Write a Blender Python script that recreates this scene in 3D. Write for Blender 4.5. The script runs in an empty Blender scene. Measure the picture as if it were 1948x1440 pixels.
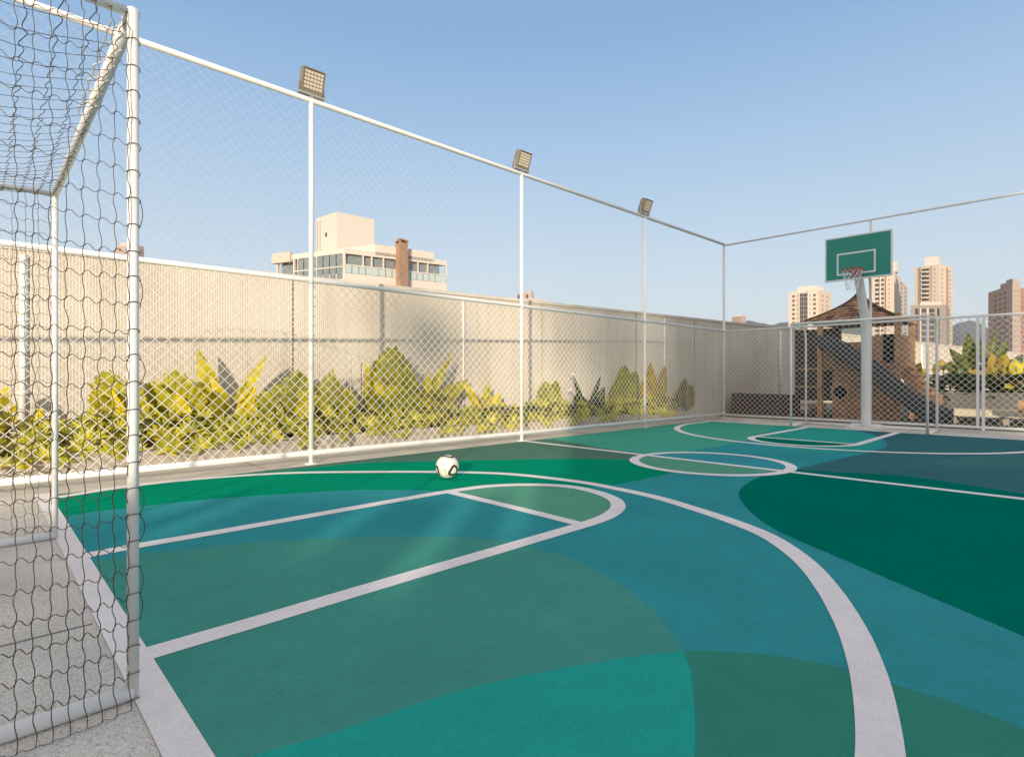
import bpy, math, random
from mathutils import Vector, Matrix, noise
random.seed(7)
R = math.radians
sc = bpy.context.scene
COL = sc.collection

# ------------------------------------------------------------------ camera
CAM_H, FPX, YAW, CX, HY = 0.97, 1055.0, R(46.0), 974.0, 718.0     # photo is 1948 x 1440
cd = bpy.data.cameras.new('camera'); cam = bpy.data.objects.new('camera', cd); COL.objects.link(cam)
cd.sensor_fit = 'HORIZONTAL'; cd.sensor_width = 36.0
cd.lens = FPX / 1948.0 * 36.0
cd.shift_y = (HY - 720.0) / 1948.0
cd.clip_start = 0.02; cd.clip_end = 9000
cam.location = (0, 0, CAM_H); cam.rotation_euler = (R(90), 0, YAW - R(90))
sc.camera = cam

# ------------------------------------------------------------------ light
SUN_EL, SUN_AZ = 12.5, 40.0          # light travels towards world angle 40 degrees
w = bpy.data.worlds.new('World'); sc.world = w; w.use_nodes = True
wn = w.node_tree.nodes; wl = w.node_tree.links
sky = wn.new('ShaderNodeTexSky'); sky.sky_type = 'NISHITA'; sky.sun_disc = False
sky.sun_elevation = R(SUN_EL)
sx, sy = -math.cos(R(SUN_AZ)), -math.sin(R(SUN_AZ))
sky.sun_rotation = math.atan2(sx, sy)
sky.air_density = 1.0; sky.dust_density = 1.0; sky.ozone_density = 2.0; sky.altitude = 0
SKY_K = 0.12
wn['Background'].inputs[1].default_value = SKY_K
tcw = wn.new('ShaderNodeTexCoord'); sepw = wn.new('ShaderNodeSeparateXYZ'); wl.new(tcw.outputs['Generated'], sepw.inputs[0])
ramp = wn.new('ShaderNodeValToRGB'); E_ = ramp.color_ramp.elements     # evening haze: pale at the skyline, blue above, brightened overhead, out of view, to fill the shade
E_[0].position = 0.0; E_[0].color = (.74, .78, .80, 1); E_[1].position = 1.0; E_[1].color = (.74, .67, .62, 1)
for p_, c_ in ((.05, (.73, .80, .84)), (.2, (.60, .735, .86)), (.37, (.41, .60, .84)), (.52, (.255, .46, .75)), (.62, (.25, .44, .70)), (.78, (.60, .58, .60))):
    e_ = E_.new(p_); e_.color = (*c_, 1)
wl.new(sepw.outputs['Z'], ramp.inputs['Fac'])
dt = wn.new('ShaderNodeVectorMath'); dt.operation = 'DOT_PRODUCT'; dt.inputs[1].default_value = (sx, sy, 0.15)
wl.new(tcw.outputs['Generated'], dt.inputs[0])
mxz = wn.new('ShaderNodeMath'); mxz.operation = 'MAXIMUM'; mxz.inputs[1].default_value = 0; wl.new(dt.outputs['Value'], mxz.inputs[0])
pw = wn.new('ShaderNodeMath'); pw.operation = 'POWER'; pw.inputs[1].default_value = 1.6; wl.new(mxz.outputs[0], pw.inputs[0])
glow = wn.new('ShaderNodeMixRGB'); glow.blend_type = 'ADD'; glow.inputs[2].default_value = (.80, .52, .30, 1)
wl.new(pw.outputs[0], glow.inputs[0]); wl.new(ramp.outputs[0], glow.inputs[1])
sc1 = wn.new('ShaderNodeMixRGB'); sc1.blend_type = 'MULTIPLY'; sc1.inputs[0].default_value = 1; sc1.inputs[2].default_value = (1 / SKY_K, 1 / SKY_K, 1 / SKY_K, 1)
wl.new(glow.outputs[0], sc1.inputs[1])
mixs = wn.new('ShaderNodeMixRGB'); mixs.inputs[0].default_value = .82
wl.new(sky.outputs[0], mixs.inputs[1]); wl.new(sc1.outputs[0], mixs.inputs[2]); wl.new(mixs.outputs[0], wn['Background'].inputs[0])
sd = bpy.data.lights.new('sun', 'SUN'); sun = bpy.data.objects.new('sun', sd); COL.objects.link(sun)
sd.energy = 5.0; sd.angle = R(1.0); sd.color = (1.0, 0.85, 0.66)
ce = math.cos(R(SUN_EL))
sun.rotation_euler = Vector((-sx * ce, -sy * ce, -math.sin(R(SUN_EL)))).to_track_quat('-Z', 'Y').to_euler()
sun.location = (-20, -20, 20)
vs = sc.view_settings
vs.view_transform = 'Standard'; vs.look = 'None'; vs.gamma = 1.0; vs.use_curve_mapping = False
vs.exposure = 0.08

# ------------------------------------------------------------------ helpers
Fv = Vector((math.cos(YAW), math.sin(YAW), 0)); Rv = Vector((math.sin(YAW), -math.cos(YAW), 0)); Uv = Vector((0, 0, 1))
EYE = Vector((0, 0, CAM_H))
def ray(px, py): return Fv + Rv * ((px - CX) / FPX) - Uv * ((py - HY) / FPX)
def at(px, py, z): return EYE + ray(px, py) * z                    # a point z metres deep
def on_x(px, py, X): d = ray(px, py); return EYE + d * (X / d.x)   # on the plane x = X
def gnd(px, py, z=0.0): d = ray(px, py); return EYE + d * ((z - CAM_H) / d.z)

def lin(c):
    return tuple(((v / 255) / 12.92 if v / 255 <= .04045 else ((v / 255 + .055) / 1.055) ** 2.4) for v in c)

def mat(name, col, rough=.6, metal=0, var=.08, scale=6, bump=0.0, bscale=60, detail=4, spec=.5, transl=0, var2=None, coat=0):
    m = bpy.data.materials.new(name); m.use_nodes = True
    nt = m.node_tree; n = nt.nodes; l = nt.links; p = n['Principled BSDF']
    p.inputs['Roughness'].default_value = rough; p.inputs['Metallic'].default_value = metal
    p.inputs['Specular IOR Level'].default_value = spec; p.inputs['Coat Weight'].default_value = coat
    tc = n.new('ShaderNodeTexCoord')
    if var > 0:
        t = n.new('ShaderNodeTexNoise'); t.inputs['Scale'].default_value = scale; t.inputs['Detail'].default_value = detail
        l.new(tc.outputs['Object'], t.inputs['Vector'])
        r = n.new('ShaderNodeValToRGB')
        c2 = var2 if var2 else tuple(min(1, v * (1 + var)) for v in col)
        r.color_ramp.elements[0].color = (*[v * (1 - var) for v in col], 1); r.color_ramp.elements[0].position = .3
        r.color_ramp.elements[1].color = (*c2, 1); r.color_ramp.elements[1].position = .7
        l.new(t.outputs['Fac'], r.inputs['Fac']); l.new(r.outputs['Color'], p.inputs['Base Color'])
        src = r.outputs['Color']
    else:
        p.inputs['Base Color'].default_value = (*col, 1); src = None
    if bump > 0:
        b = n.new('ShaderNodeBump'); t2 = n.new('ShaderNodeTexNoise'); t2.inputs['Scale'].default_value = bscale; t2.inputs['Detail'].default_value = 3
        l.new(tc.outputs['Object'], t2.inputs['Vector']); b.inputs['Strength'].default_value = bump; b.inputs['Distance'].default_value = .01
        l.new(t2.outputs['Fac'], b.inputs['Height']); l.new(b.outputs['Normal'], p.inputs['Normal'])
    if transl > 0:
        tr = n.new('ShaderNodeBsdfTranslucent'); mx = n.new('ShaderNodeMixShader'); mx.inputs[0].default_value = transl
        if src: l.new(src, tr.inputs['Color'])
        else: tr.inputs['Color'].default_value = (*col, 1)
        l.new(p.outputs[0], mx.inputs[1]); l.new(tr.outputs[0], mx.inputs[2]); l.new(mx.outputs[0], n['Material Output'].inputs['Surface'])
    return m

class MB:
    def __init__(s): s.v = []; s.f = []
    def add(s, vs, fs):
        o = len(s.v); s.v += [tuple(v) for v in vs]; s.f += [tuple(i + o for i in f) for f in fs]; return s
    def box(s, x0, x1, y0, y1, z0, z1, M=None):
        vs = [Vector((x, y, z)) for z in (z0, z1) for y in (y0, y1) for x in (x0, x1)]
        if M: vs = [M @ v for v in vs]
        return s.add(vs, [(0, 2, 3, 1), (4, 5, 7, 6), (0, 1, 5, 4), (2, 6, 7, 3), (0, 4, 6, 2), (1, 3, 7, 5)])
    def bar(s, a, b, wx, wz):          # box beam from a to b, width wx, height wz
        a = Vector(a); b = Vector(b); d = (b - a).normalized()
        up = Vector((0, 0, 1)) if abs(d.z) < .95 else Vector((1, 0, 0))
        sd_ = d.cross(up).normalized() * wx / 2; u = sd_.cross(d).normalized() * wz / 2
        vs = [p + i * sd_ + j * u for p in (a, b) for i, j in ((-1, -1), (1, -1), (1, 1), (-1, 1))]
        return s.add(vs, [(0, 1, 2, 3), (7, 6, 5, 4), (0, 4, 5, 1), (1, 5, 6, 2), (2, 6, 7, 3), (3, 7, 4, 0)])
    def tube(s, path, r, n=8, cap=True, r2=None):
        path = [Vector(p) for p in path]; N = len(path); vs = []; prev = None
        for i, p in enumerate(path):
            d = (path[min(i + 1, N - 1)] - path[max(i - 1, 0)]).normalized()
            if prev is None:
                a = Vector((0, 0, 1)) if abs(d.z) < .9 else Vector((1, 0, 0)); x = d.cross(a).normalized()
            else:
                x = (prev - d * prev.dot(d)).normalized()
            prev = x; y = d.cross(x)
            rr = r if r2 is None else r + (r2 - r) * i / max(1, N - 1)
            vs += [p + (x * math.cos(2 * math.pi * k / n) + y * math.sin(2 * math.pi * k / n)) * rr for k in range(n)]
        fs = [(i * n + k, i * n + (k + 1) % n, (i + 1) * n + (k + 1) % n, (i + 1) * n + k) for i in range(N - 1) for k in range(n)]
        if cap: fs += [tuple(range(n - 1, -1, -1)), tuple(range((N - 1) * n, N * n))]
        return s.add(vs, fs)
    def prism(s, pts, z0, z1):
        n = len(pts); area = sum(pts[i][0] * pts[(i + 1) % n][1] - pts[(i + 1) % n][0] * pts[i][1] for i in range(n))
        if area < 0: pts = pts[::-1]
        vs = [(p[0], p[1], z0) for p in pts] + [(p[0], p[1], z1) for p in pts]
        return s.add(vs, [tuple(range(n - 1, -1, -1)), tuple(range(n, 2 * n))] + [(i, (i + 1) % n, n + (i + 1) % n, n + i) for i in range(n)])
    def grid(s, fn, nu, nv):
        vs = [fn(i / nu, j / nv) for i in range(nu + 1) for j in range(nv + 1)]
        return s.add(vs, [(i * (nv + 1) + j, (i + 1) * (nv + 1) + j, (i + 1) * (nv + 1) + j + 1, i * (nv + 1) + j + 1) for i in range(nu) for j in range(nv)])
    def build(s, name, m, parent=None, smooth=False, loc=None):
        me = bpy.data.meshes.new(name); me.from_pydata(s.v, [], s.f)
        if smooth: me.polygons.foreach_set('use_smooth', [True] * len(me.polygons))
        me.materials.append(m); me.update()
        o = bpy.data.objects.new(name, me); COL.objects.link(o)
        if parent:
            o.parent = parent; o.matrix_parent_inverse = Matrix.Translation(-pworld(parent))
        return o

def nz(*a): return noise.noise(Vector(a))
def pworld(p):
    return p.location.copy() if p.type == 'EMPTY' else Vector((0, 0, 0))      # part meshes are built in world coordinates
def tag(o, label=None, cat=None, group=None, kind=None):
    if label: o['label'] = label
    if cat: o['category'] = cat
    if group: o['group'] = group
    if kind: o['kind'] = kind
    return o
def thing(name, label, cat, loc=(0, 0, 0), group=None):
    o = bpy.data.objects.new(name, None); COL.objects.link(o); o.location = loc; o.empty_display_size = .2
    return tag(o, label, cat, group)
def struct(o): o['kind'] = 'structure'; return o
def copy_tree(o, loc, label, parent=None):
    c = o.copy(); COL.objects.link(c)
    if parent: c.parent = parent
    else: c.location = loc; c['label'] = label
    for ch in list(o.children): copy_tree(ch, None, None, c)
    return c

def smooth_loop(pts, sub=6, closed=True):       # Catmull-Rom through the points
    out = []; n = len(pts)
    for i in range(n if closed else n - 1):
        P = [Vector((*pts[(i + k) % n if closed else min(max(i + k, 0), n - 1)][:2], 0)) for k in (-1, 0, 1, 2)]
        for j in range(sub):
            t = j / sub
            out.append(.5 * ((2 * P[1]) + (-P[0] + P[2]) * t + (2 * P[0] - 5 * P[1] + 4 * P[2] - P[3]) * t * t + (-P[0] + 3 * P[1] - 3 * P[2] + P[3]) * t ** 3))
    if not closed: out.append(Vector((*pts[-1][:2], 0)))
    return out

# ------------------------------------------------------------------ materials
SH = .585       # what a white diffuse surface reads in the shade of the photograph
def paint(name, c, k=SH):
    return court_mat(name, tuple(min(.9, v / k) for v in lin(c)))
def court_mat(name, col):
    m = mat(name, col, rough=.85, var=.06, scale=1.1, bump=.15, bscale=260, detail=8, spec=.0)
    nt = m.node_tree; n = nt.nodes; l = nt.links; p = n['Principled BSDF']; src = p.inputs['Base Color'].links[0].from_socket
    tc = n.new('ShaderNodeTexCoord'); t = n.new('ShaderNodeTexNoise'); t.inputs['Scale'].default_value = 170; t.inputs['Detail'].default_value = 3
    t2 = n.new('ShaderNodeTexNoise'); t2.inputs['Scale'].default_value = 7; t2.inputs['Detail'].default_value = 9; t2.inputs['Roughness'].default_value = .7
    for q, lo, hi, a0, a1 in ((t, .9, 1.1, .3, .7), (t2, .955, 1.05, .35, .65)):
        l.new(tc.outputs['Object'], q.inputs['Vector']); r = n.new('ShaderNodeValToRGB')
        r.color_ramp.elements[0].color = (lo, lo, lo, 1); r.color_ramp.elements[1].color = (hi, hi, hi, 1); r.color_ramp.elements[0].position = a0; r.color_ramp.elements[1].position = a1
        l.new(q.outputs['Fac'], r.inputs['Fac']); mx = n.new('ShaderNodeMixRGB'); mx.blend_type = 'MULTIPLY'; mx.inputs[0].default_value = 1
        l.new(src, mx.inputs[1]); l.new(r.outputs[0], mx.inputs[2]); src = mx.outputs[0]
    l.new(src, p.inputs['Base Color'])
    return m
M = {}
M['white_metal'] = mat('white_powder_coat', (.87, .85, .81), rough=.38, var=.04, scale=3, spec=.5)
M['white_wire'] = mat('white_coated_wire', (.82, .78, .72), rough=.5, var=0)
M['nylon'] = mat('white_nylon_cord', (.85, .85, .85), rough=.7, var=0)
M['cord'] = mat('dark_net_cord', (.085, .068, .048), rough=.8, var=.25, scale=20)
M['cord_white'] = mat('white_net_cord', (.75, .72, .68), rough=.8, var=.1, scale=20)
M['wall'] = None

def wall_mat():
    m = bpy.data.materials.new('ribbed_beige_render'); m.use_nodes = True
    nt = m.node_tree; n = nt.nodes; l = nt.links; p = n['Principled BSDF']; p.inputs['Roughness'].default_value = .85; p.inputs['Specular IOR Level'].default_value = .2
    tc = n.new('ShaderNodeTexCoord')
    t = n.new('ShaderNodeTexNoise'); t.inputs['Scale'].default_value = .7; t.inputs['Detail'].default_value = 8; l.new(tc.outputs['Object'], t.inputs['Vector'])
    r = n.new('ShaderNodeValToRGB'); r.color_ramp.elements[0].color = (.67, .59, .48, 1); r.color_ramp.elements[1].color = (.77, .70, .58, 1)
    r.color_ramp.elements[0].position = .35; r.color_ramp.elements[1].position = .65
    l.new(t.outputs['Fac'], r.inputs['Fac'])
    wv = n.new('ShaderNodeTexWave'); wv.wave_type = 'BANDS'; wv.bands_direction = 'X'; wv.inputs['Scale'].default_value = 10.5; wv.inputs['Distortion'].default_value = 0.3; wv.inputs['Detail'].default_value = 2
    l.new(tc.outputs['Object'], wv.inputs['Vector'])
    mx = n.new('ShaderNodeMixRGB'); mx.blend_type = 'MULTIPLY'; mx.inputs[0].default_value = .16
    l.new(r.outputs[0], mx.inputs[1]); l.new(wv.outputs['Color'], mx.inputs[2]); l.new(mx.outputs[0], p.inputs['Base Color'])
    mp = n.new('ShaderNodeMapping'); mp.inputs['Scale'].default_value = (5.5, 5.5, .35); l.new(tc.outputs['Object'], mp.inputs['Vector'])
    st = n.new('ShaderNodeTexNoise'); st.inputs['Scale'].default_value = 1.0; st.inputs['Detail'].default_value = 7; st.inputs['Roughness'].default_value = .65; l.new(mp.outputs[0], st.inputs['Vector'])
    sr = n.new('ShaderNodeValToRGB'); sr.color_ramp.elements[0].color = (.84, .82, .79, 1); sr.color_ramp.elements[1].color = (1, 1, 1, 1); sr.color_ramp.elements[0].position = .32; sr.color_ramp.elements[1].position = .56
    l.new(st.outputs['Fac'], sr.inputs['Fac'])
    mx2 = n.new('ShaderNodeMixRGB'); mx2.blend_type = 'MULTIPLY'; mx2.inputs[0].default_value = .75
    l.new(mx.outputs[0], mx2.inputs[1]); l.new(sr.outputs[0], mx2.inputs[2]); l.new(mx2.outputs[0], p.inputs['Base Color'])
    b = n.new('ShaderNodeBump'); b.inputs['Strength'].default_value = .35; b.inputs['Distance'].default_value = .008
    l.new(wv.outputs['Fac'], b.inputs['Height']); l.new(b.outputs[0], p.inputs['Normal'])
    return m
M['wall'] = wall_mat()

def terrazzo():
    m = bpy.data.materials.new('speckled_terrazzo'); m.use_nodes = True
    nt = m.node_tree; n = nt.nodes; l = nt.links; p = n['Principled BSDF']; p.inputs['Roughness'].default_value = .6; p.inputs['Specular IOR Level'].default_value = .35
    tc = n.new('ShaderNodeTexCoord')
    v = n.new('ShaderNodeTexVoronoi'); v.inputs['Scale'].default_value = 230; l.new(tc.outputs['Object'], v.inputs['Vector'])
    r = n.new('ShaderNodeValToRGB'); r.color_ramp.interpolation = 'CONSTANT'
    E = r.color_ramp.elements
    E[0].color = (.38, .36, .32, 1); E[1].position = .09; E[1].color = (.63, .61, .56, 1)
    for pos, c in ((.45, (.72, .70, .65)), (.62, (.53, .51, .46)), (.72, (.77, .75, .71)), (.85, (.66, .64, .59))):
        e = E.new(pos); e.color = (*c, 1)
    sep = n.new('ShaderNodeSeparateColor'); l.new(v.outputs['Color'], sep.inputs[0]); l.new(sep.outputs[0], r.inputs['Fac'])
    t = n.new('ShaderNodeTexNoise'); t.inputs['Scale'].default_value = 1.6; t.inputs['Detail'].default_value = 7; l.new(tc.outputs['Object'], t.inputs['Vector'])
    r2 = n.new('ShaderNodeValToRGB'); r2.color_ramp.elements[0].color = (.84, .83, .81, 1); r2.color_ramp.elements[1].color = (1.08, 1.06, 1.02, 1)
    r2.color_ramp.elements[0].position = .35; r2.color_ramp.elements[1].position = .65
    l.new(t.outputs['Fac'], r2.inputs['Fac'])
    mx = n.new('ShaderNodeMixRGB'); mx.blend_type = 'MULTIPLY'; mx.inputs[0].default_value = 1
    l.new(r.outputs[0], mx.inputs[1]); l.new(r2.outputs[0], mx.inputs[2]); l.new(mx.outputs[0], p.inputs['Base Color'])
    return m
M['terrazzo'] = terrazzo()
M['joint'] = mat('floor_joint', (.2, .18, .16), rough=.9, var=.1)
M['ground'] = mat('city_ground', (.22, .2, .17), rough=.95, var=.3, scale=.05)
M['planter'] = mat('planter_render', (.46, .41, .34), rough=.9, var=.1, scale=2, bump=.2, bscale=90)
M['soil'] = mat('dark_soil', (.05, .035, .025), rough=1, var=.4, scale=15, bump=.5, bscale=40)

# ------------------------------------------------------------------ ground
g = MB().add([(-3300, -3300, -.03), (3300, -3300, -.03), (3300, 3300, -.03), (-3300, 3300, -.03)], [(0, 1, 2, 3)])
struct(g.build('ground', M['ground']))
fl = MB().prism([(-12, -6), (12.66, -6), (12.66, 9.5), (-12, 9.5)], -.028, 0)
court_floor = struct(fl.build('terrazzo_floor', M['terrazzo']))
jt = MB()
for y in (1.0, 2.72, 4.44):
    jt.box(-3, .33, y - .003, y + .003, .001, .0025)
for x in (-.9, .05):
    jt.box(x - .003, x + .003, -1, 6, .001, .0025) if x < 0 else None
for x in (2.2, 4.9, 7.6, 10.3): jt.box(x - .003, x + .003, 5.95, 6.7, .001, .0025)
for y in (.4, 2.2, 4.0): jt.box(11.76, 12.6, y - .003, y + .003, .001, .0025)
jt.build('expansion_joint', M['joint'], court_floor)

# ------------------------------------------------------------------ sports court
CT = dict(teal=(43, 116, 120), dkgreen=(0, 89, 75), mid=(56, 117, 106), bright=(32, 129, 119), olive=(44, 108, 94),
          slate=(46, 86, 90), farteal=(40, 124, 114), leaf=(72, 124, 104), blue=(48, 118, 126), fargreen=(58, 130, 112), slate2=(54, 93, 93), strip=(66, 96, 84), sun_emerald=(6, 112, 84))
CM = {k: paint('court_paint_' + k, v) for k, v in CT.items()}
CM['line'] = court_mat('court_line_paint', (.83, .79, .77))
X0, X1, Y0, Y1 = .345, 11.72, -.06, 5.93
base = MB().prism([(X0, Y0), (X1, Y0), (X1, Y1), (X0, Y1)], .0005, .0022)
court = struct(base.build('sports_court', CM['teal']))
def clip_poly(pts, x0, x1, y0, y1):
    def cl(P, f, t):
        out = []
        for i in range(len(P)):
            a, b = P[i], P[(i + 1) % len(P)]; fa, fb = f(a), f(b)
            if fa >= 0: out.append(a)
            if fa * fb < 0: q = fa / (fa - fb); out.append((a[0] + (b[0] - a[0]) * q, a[1] + (b[1] - a[1]) * q))
        return out
    P = [(p[0], p[1]) for p in pts]
    for f in (lambda p: p[0] - x0, lambda p: x1 - p[0], lambda p: p[1] - y0, lambda p: y1 - p[1]): P = cl(P, f, 0)
    return P
LAYER = [.0022]
def sheet(name, pts, z, m, clip=True):
    LAYER[0] += .00013; z = LAYER[0]
    P = clip_poly(pts, X0, X1, Y0, Y1) if clip else [(p[0], p[1]) for p in pts]
    n = len(P); area = sum(P[i][0] * P[(i + 1) % n][1] - P[(i + 1) % n][0] * P[i][1] for i in range(n))
    if area < 0: P = P[::-1]
    return MB().add([(p[0], p[1], z) for p in P], [tuple(range(n))]).build(name, m, court)
def G(*pp): return [tuple(gnd(*p)[:2]) for p in pp]
def spl(*pp, closed=False): return smooth_loop(G(*pp), 5, closed)
Z1, Z2, Z3, Z4 = .0065, .009, .0115, .0145
#  painted zones (outlines in metres come from the plan of the court)
slate_edge = spl((1053, 836), (1110, 846), (1168, 856), (1250, 866), (1330, 873), (1420, 877))
sheet('painted_zone', [(X0, Y1), (6.4, Y1), *slate_edge, *spl((1277, 897), (1210, 912)), (3.3, 4.6), (X0, 5.2)], Z1, CM['strip'])
gr_top = spl((60, 952), (267, 918), (420, 905), (560, 894), (690, 881), (840, 877), (1000, 874), (1130, 873), (1210, 877), (1262, 888), (1277, 900))
gr_bot = spl((1277, 900), (1210, 915), (1150, 925), (1000, 936), (900, 935), (800, 933), (700, 932), (600, 936), (400, 950), (267, 964), (177, 974), (100, 987))
sheet('painted_zone', gr_top + gr_bot, Z2, CM['sun_emerald'])  # own green zone, colour brightened to add sunlight
G_top = spl((150, 1090), (200, 1066), (267, 1056), (400, 1040), (500, 1031), (600, 1026), (733, 1020), (833, 1021), (933, 1026), (1000, 1039), (1073, 1058), (1146, 1092), (1219, 1141), (1268, 1192), (1300, 1240))
G_bot = spl((1300, 1240), (1250, 1243), (1150, 1258), (1000, 1285), (850, 1322), (700, 1372), (600, 1405), (480, 1440), (300, 1520))
sheet('painted_zone', G_top + G_bot + [(X0, .9)], Z1, CM['mid'])
H_r = spl((1300, 1240), (1312, 1270), (1319, 1320), (1322, 1380), (1321, 1440), (1315, 1560))
sheet('painted_zone', H_r + [(X0, -.05)] + G_bot[::-1], Z1 + .0008, CM['bright'])
I_top = spl((1300, 1240), (1350, 1239), (1450, 1245), (1540, 1258), (1605, 1272), (1700, 1302), (1805, 1334), (1880, 1360), (1948, 1388), (2050, 1436))
sheet('painted_zone', I_top + [(2.3, Y0), (.9, Y0)] + H_r[::-1], Z1 + .0004, CM['olive'])
F_ = spl((1948, 1211), (1730, 1119), (1584, 1056), (1487, 1014), (1438, 983), (1412, 956), (1405, 940), (1416, 923), (1445, 908), (1478, 899), (1512, 894), (1600, 899), (1720, 906), (1840, 923), (1948, 940))
sheet('painted_zone', F_ + [(6.5, Y0), (2.9, Y0)], Z2, CM['dkgreen'])
fg = spl((1053, 836), (1110, 846), (1168, 856), (1250, 864), (1330, 856), (1420, 838), (1470, 822), (1482, 808))
sheet('painted_zone', fg + [(X1, 4.6), (X1, Y1), (6.4, Y1)], Z1 + .0008, CM['fargreen'])
sl = spl((1600, 814), (1625, 818), (1656, 825), (1680, 836), (1687, 848), (1664, 858), (1621, 868), (1580, 877), (1512, 893))
sheet('painted_zone', sl + F_[50:] + [(6.5, Y0), (X1, Y0)], Z1 - .0005, CM['slate'])
ft = spl((1482, 808), (1450, 828), (1440, 845), (1500, 856), (1580, 862), (1640, 858), (1672, 848), (1672, 838), (1650, 828), (1610, 816))
sheet('painted_zone', ft, Z1 + .0012, CM['farteal'])
s2 = spl((1948, 862), (1860, 868), (1800, 874), (1780, 882), (1830, 888), (1948, 892))
sheet('painted_zone', s2 + [(8.0, Y0), (10.0, Y0)], Z2, CM['slate2'])
def arc(cx, cy, r, a0, a1, n=48): return [(cx + r * math.cos(R(a0 + (a1 - a0) * i / n)), cy + r * math.sin(R(a0 + (a1 - a0) * i / n))) for i in range(n + 1)]
CYC = 3.03
sheet('painted_zone', spl((868, 939), (923, 926), (984, 922.8), (1046, 923.4), (1087, 926.7), (1118, 932.4), (1148, 941), (1169, 951), (1176, 961.6), (1171, 972), (1153, 984), (1128, 993.4), (1098, 1000)), Z3, CM['leaf'])
sheet('painted_zone', arc(9.14, CYC, .70, 90, 270), Z3, CM['dkgreen'])
sheet('painted_zone', arc(6.0, 2.98, .84, 90, 270), Z3, CM['leaf'])
sheet('painted_zone', arc(6.0, 2.98, .84, -90, 90), Z3, CM['blue'])
#  white lines
def line_sheet(name, path, wd, z=Z4):
    LAYER[0] += .00013; z = LAYER[0]
    path = [Vector((p[0], p[1], 0)) for p in path]; vs = []; N = len(path)
    for i, p in enumerate(path):
        d = (path[min(i + 1, N - 1)] - path[max(i - 1, 0)]).normalized(); nn = Vector((-d.y, d.x, 0)) * wd / 2
        vs += [(p + nn).to_tuple()[:2] + (z,), (p - nn).to_tuple()[:2] + (z,)]
    return MB().add(vs, [(2 * i + 1, 2 * i + 3, 2 * i + 2, 2 * i) for i in range(N - 1)]).build(name, CM['line'], court)
LW = .11
line_sheet('baseline', [(.39, Y0), (.39, Y1 + .1)], .097)
line_sheet('baseline', [(11.67, Y0), (11.67, Y1)], .08)
line_sheet('halfway_line', [(6.0, Y0), (6.0, Y1)], .10)
near_arc = spl((60, 954), (110, 946.5), (200, 932), (300, 919), (420, 908), (560, 900), (733, 898), (850, 898.5), (933, 900.5), (1000, 905), (1100, 917), (1167, 929), (1250, 947), (1320, 968), (1389, 991), (1462, 1021), (1526, 1065), (1574, 1119), (1618, 1192), (1647, 1265), (1664, 1338), (1675, 1440), (1668, 1580))
near_arc = [p for p in near_arc if p.x > .44] + [Vector((.44, .02, 0))]
line_sheet('three_point_line', near_arc, LW)
key = spl((160, 1058.5), (268, 1038), (465, 1004), (645, 972), (740, 955), (820, 941), (871, 933), (923, 926), (984, 922.8), (1046, 923.4), (1087, 926.7), (1118, 932.4), (1148, 941), (1169, 951), (1176, 961.6), (1171, 972), (1153, 984), (1128, 993.4), (1097, 1003), (1046, 1018), (900, 1061), (700, 1120), (500, 1180), (285, 1243.5))
line_sheet('key_line', key, LW)
line_sheet('free_throw_line', spl((846, 934.5), (985, 968), (1108, 999)), .095)
farx = lambda x: 12.0 - x
line_sheet('three_point_line', [(11.6, CYC + 2.72)] + [(farx(p[0]), p[1]) for p in arc(1.1, CYC, 2.72, 90, -90, 90)] + [(11.6, CYC - 2.72)], LW)
line_sheet('key_line', [(11.6, CYC + .73), (10.4, CYC + .73)] + [(farx(p[0]), p[1]) for p in arc(2.86, CYC, .73, 90, -90, 48)] + [(10.4, CYC - .73), (11.6, CYC - .73)], LW)
line_sheet('free_throw_line', [(9.14, CYC + .68), (9.14, CYC - .68)], .095)
line_sheet('centre_circle', arc(6.0, 2.98, .835, 0, 360, 96), LW, Z4 + .0024)

# ------------------------------------------------------------------ boundary wall beyond the left fence
WA = R(-7.1); WO = Vector((4.55, 7.57, 0)); WD = Vector((math.cos(WA), math.sin(WA), 0)); WN = Vector((-math.sin(WA), math.cos(WA), 0))
def wp(s, d, z=0): return WO + WD * s + WN * d + Vector((0, 0, z))       # s along the wall, d behind its face
def wall_hit(px, py):
    d = ray(px, py); return EYE + d * (((WO - EYE).dot(WN)) / d.dot(WN))
WM = Matrix.Translation(WO) @ Matrix.Rotation(WA, 4, 'Z')
WH = 2.41
wall = thing('boundary_wall', 'long beige ribbed wall with pale coping running behind the left planter', 'wall', tuple(wp(3, 0)))
def wbuild(mb, name, m, parent=None, smooth=False):
    me = bpy.data.meshes.new(name); me.from_pydata(mb.v, [], mb.f); me.materials.append(m)
    if smooth: me.polygons.foreach_set('use_smooth', [True] * len(me.polygons))
    o = bpy.data.objects.new(name, me); COL.objects.link(o)
    o.location = WO - (pworld(parent) if parent else Vector()); o.rotation_euler = (0, 0, WA)
    if parent: o.parent = parent
    return o
joints = [-1.36 + .0, 3.2, 8.0, 12.6]
b = MB(); prev = -9.0
for j in joints + [45.0]:
    b.box(prev, j - .012, 0, .16, 0, WH - .05); prev = j + .012
wbuild(b, 'wall_panel', M['wall'], wall)
wbuild(MB().box(-9, 45, .02, .14, 0, WH - .06), 'wall_core', mat('dark_joint_mastic', (.2, .16, .12), rough=1), wall)  # dark mastic seen between the wall panels
wbuild(MB().box(-9, 45, -.02, .18, WH - .05, WH), 'coping', mat('coping_stone', (.62, .56, .47), rough=.8, var=.1, scale=3), wall)
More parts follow.
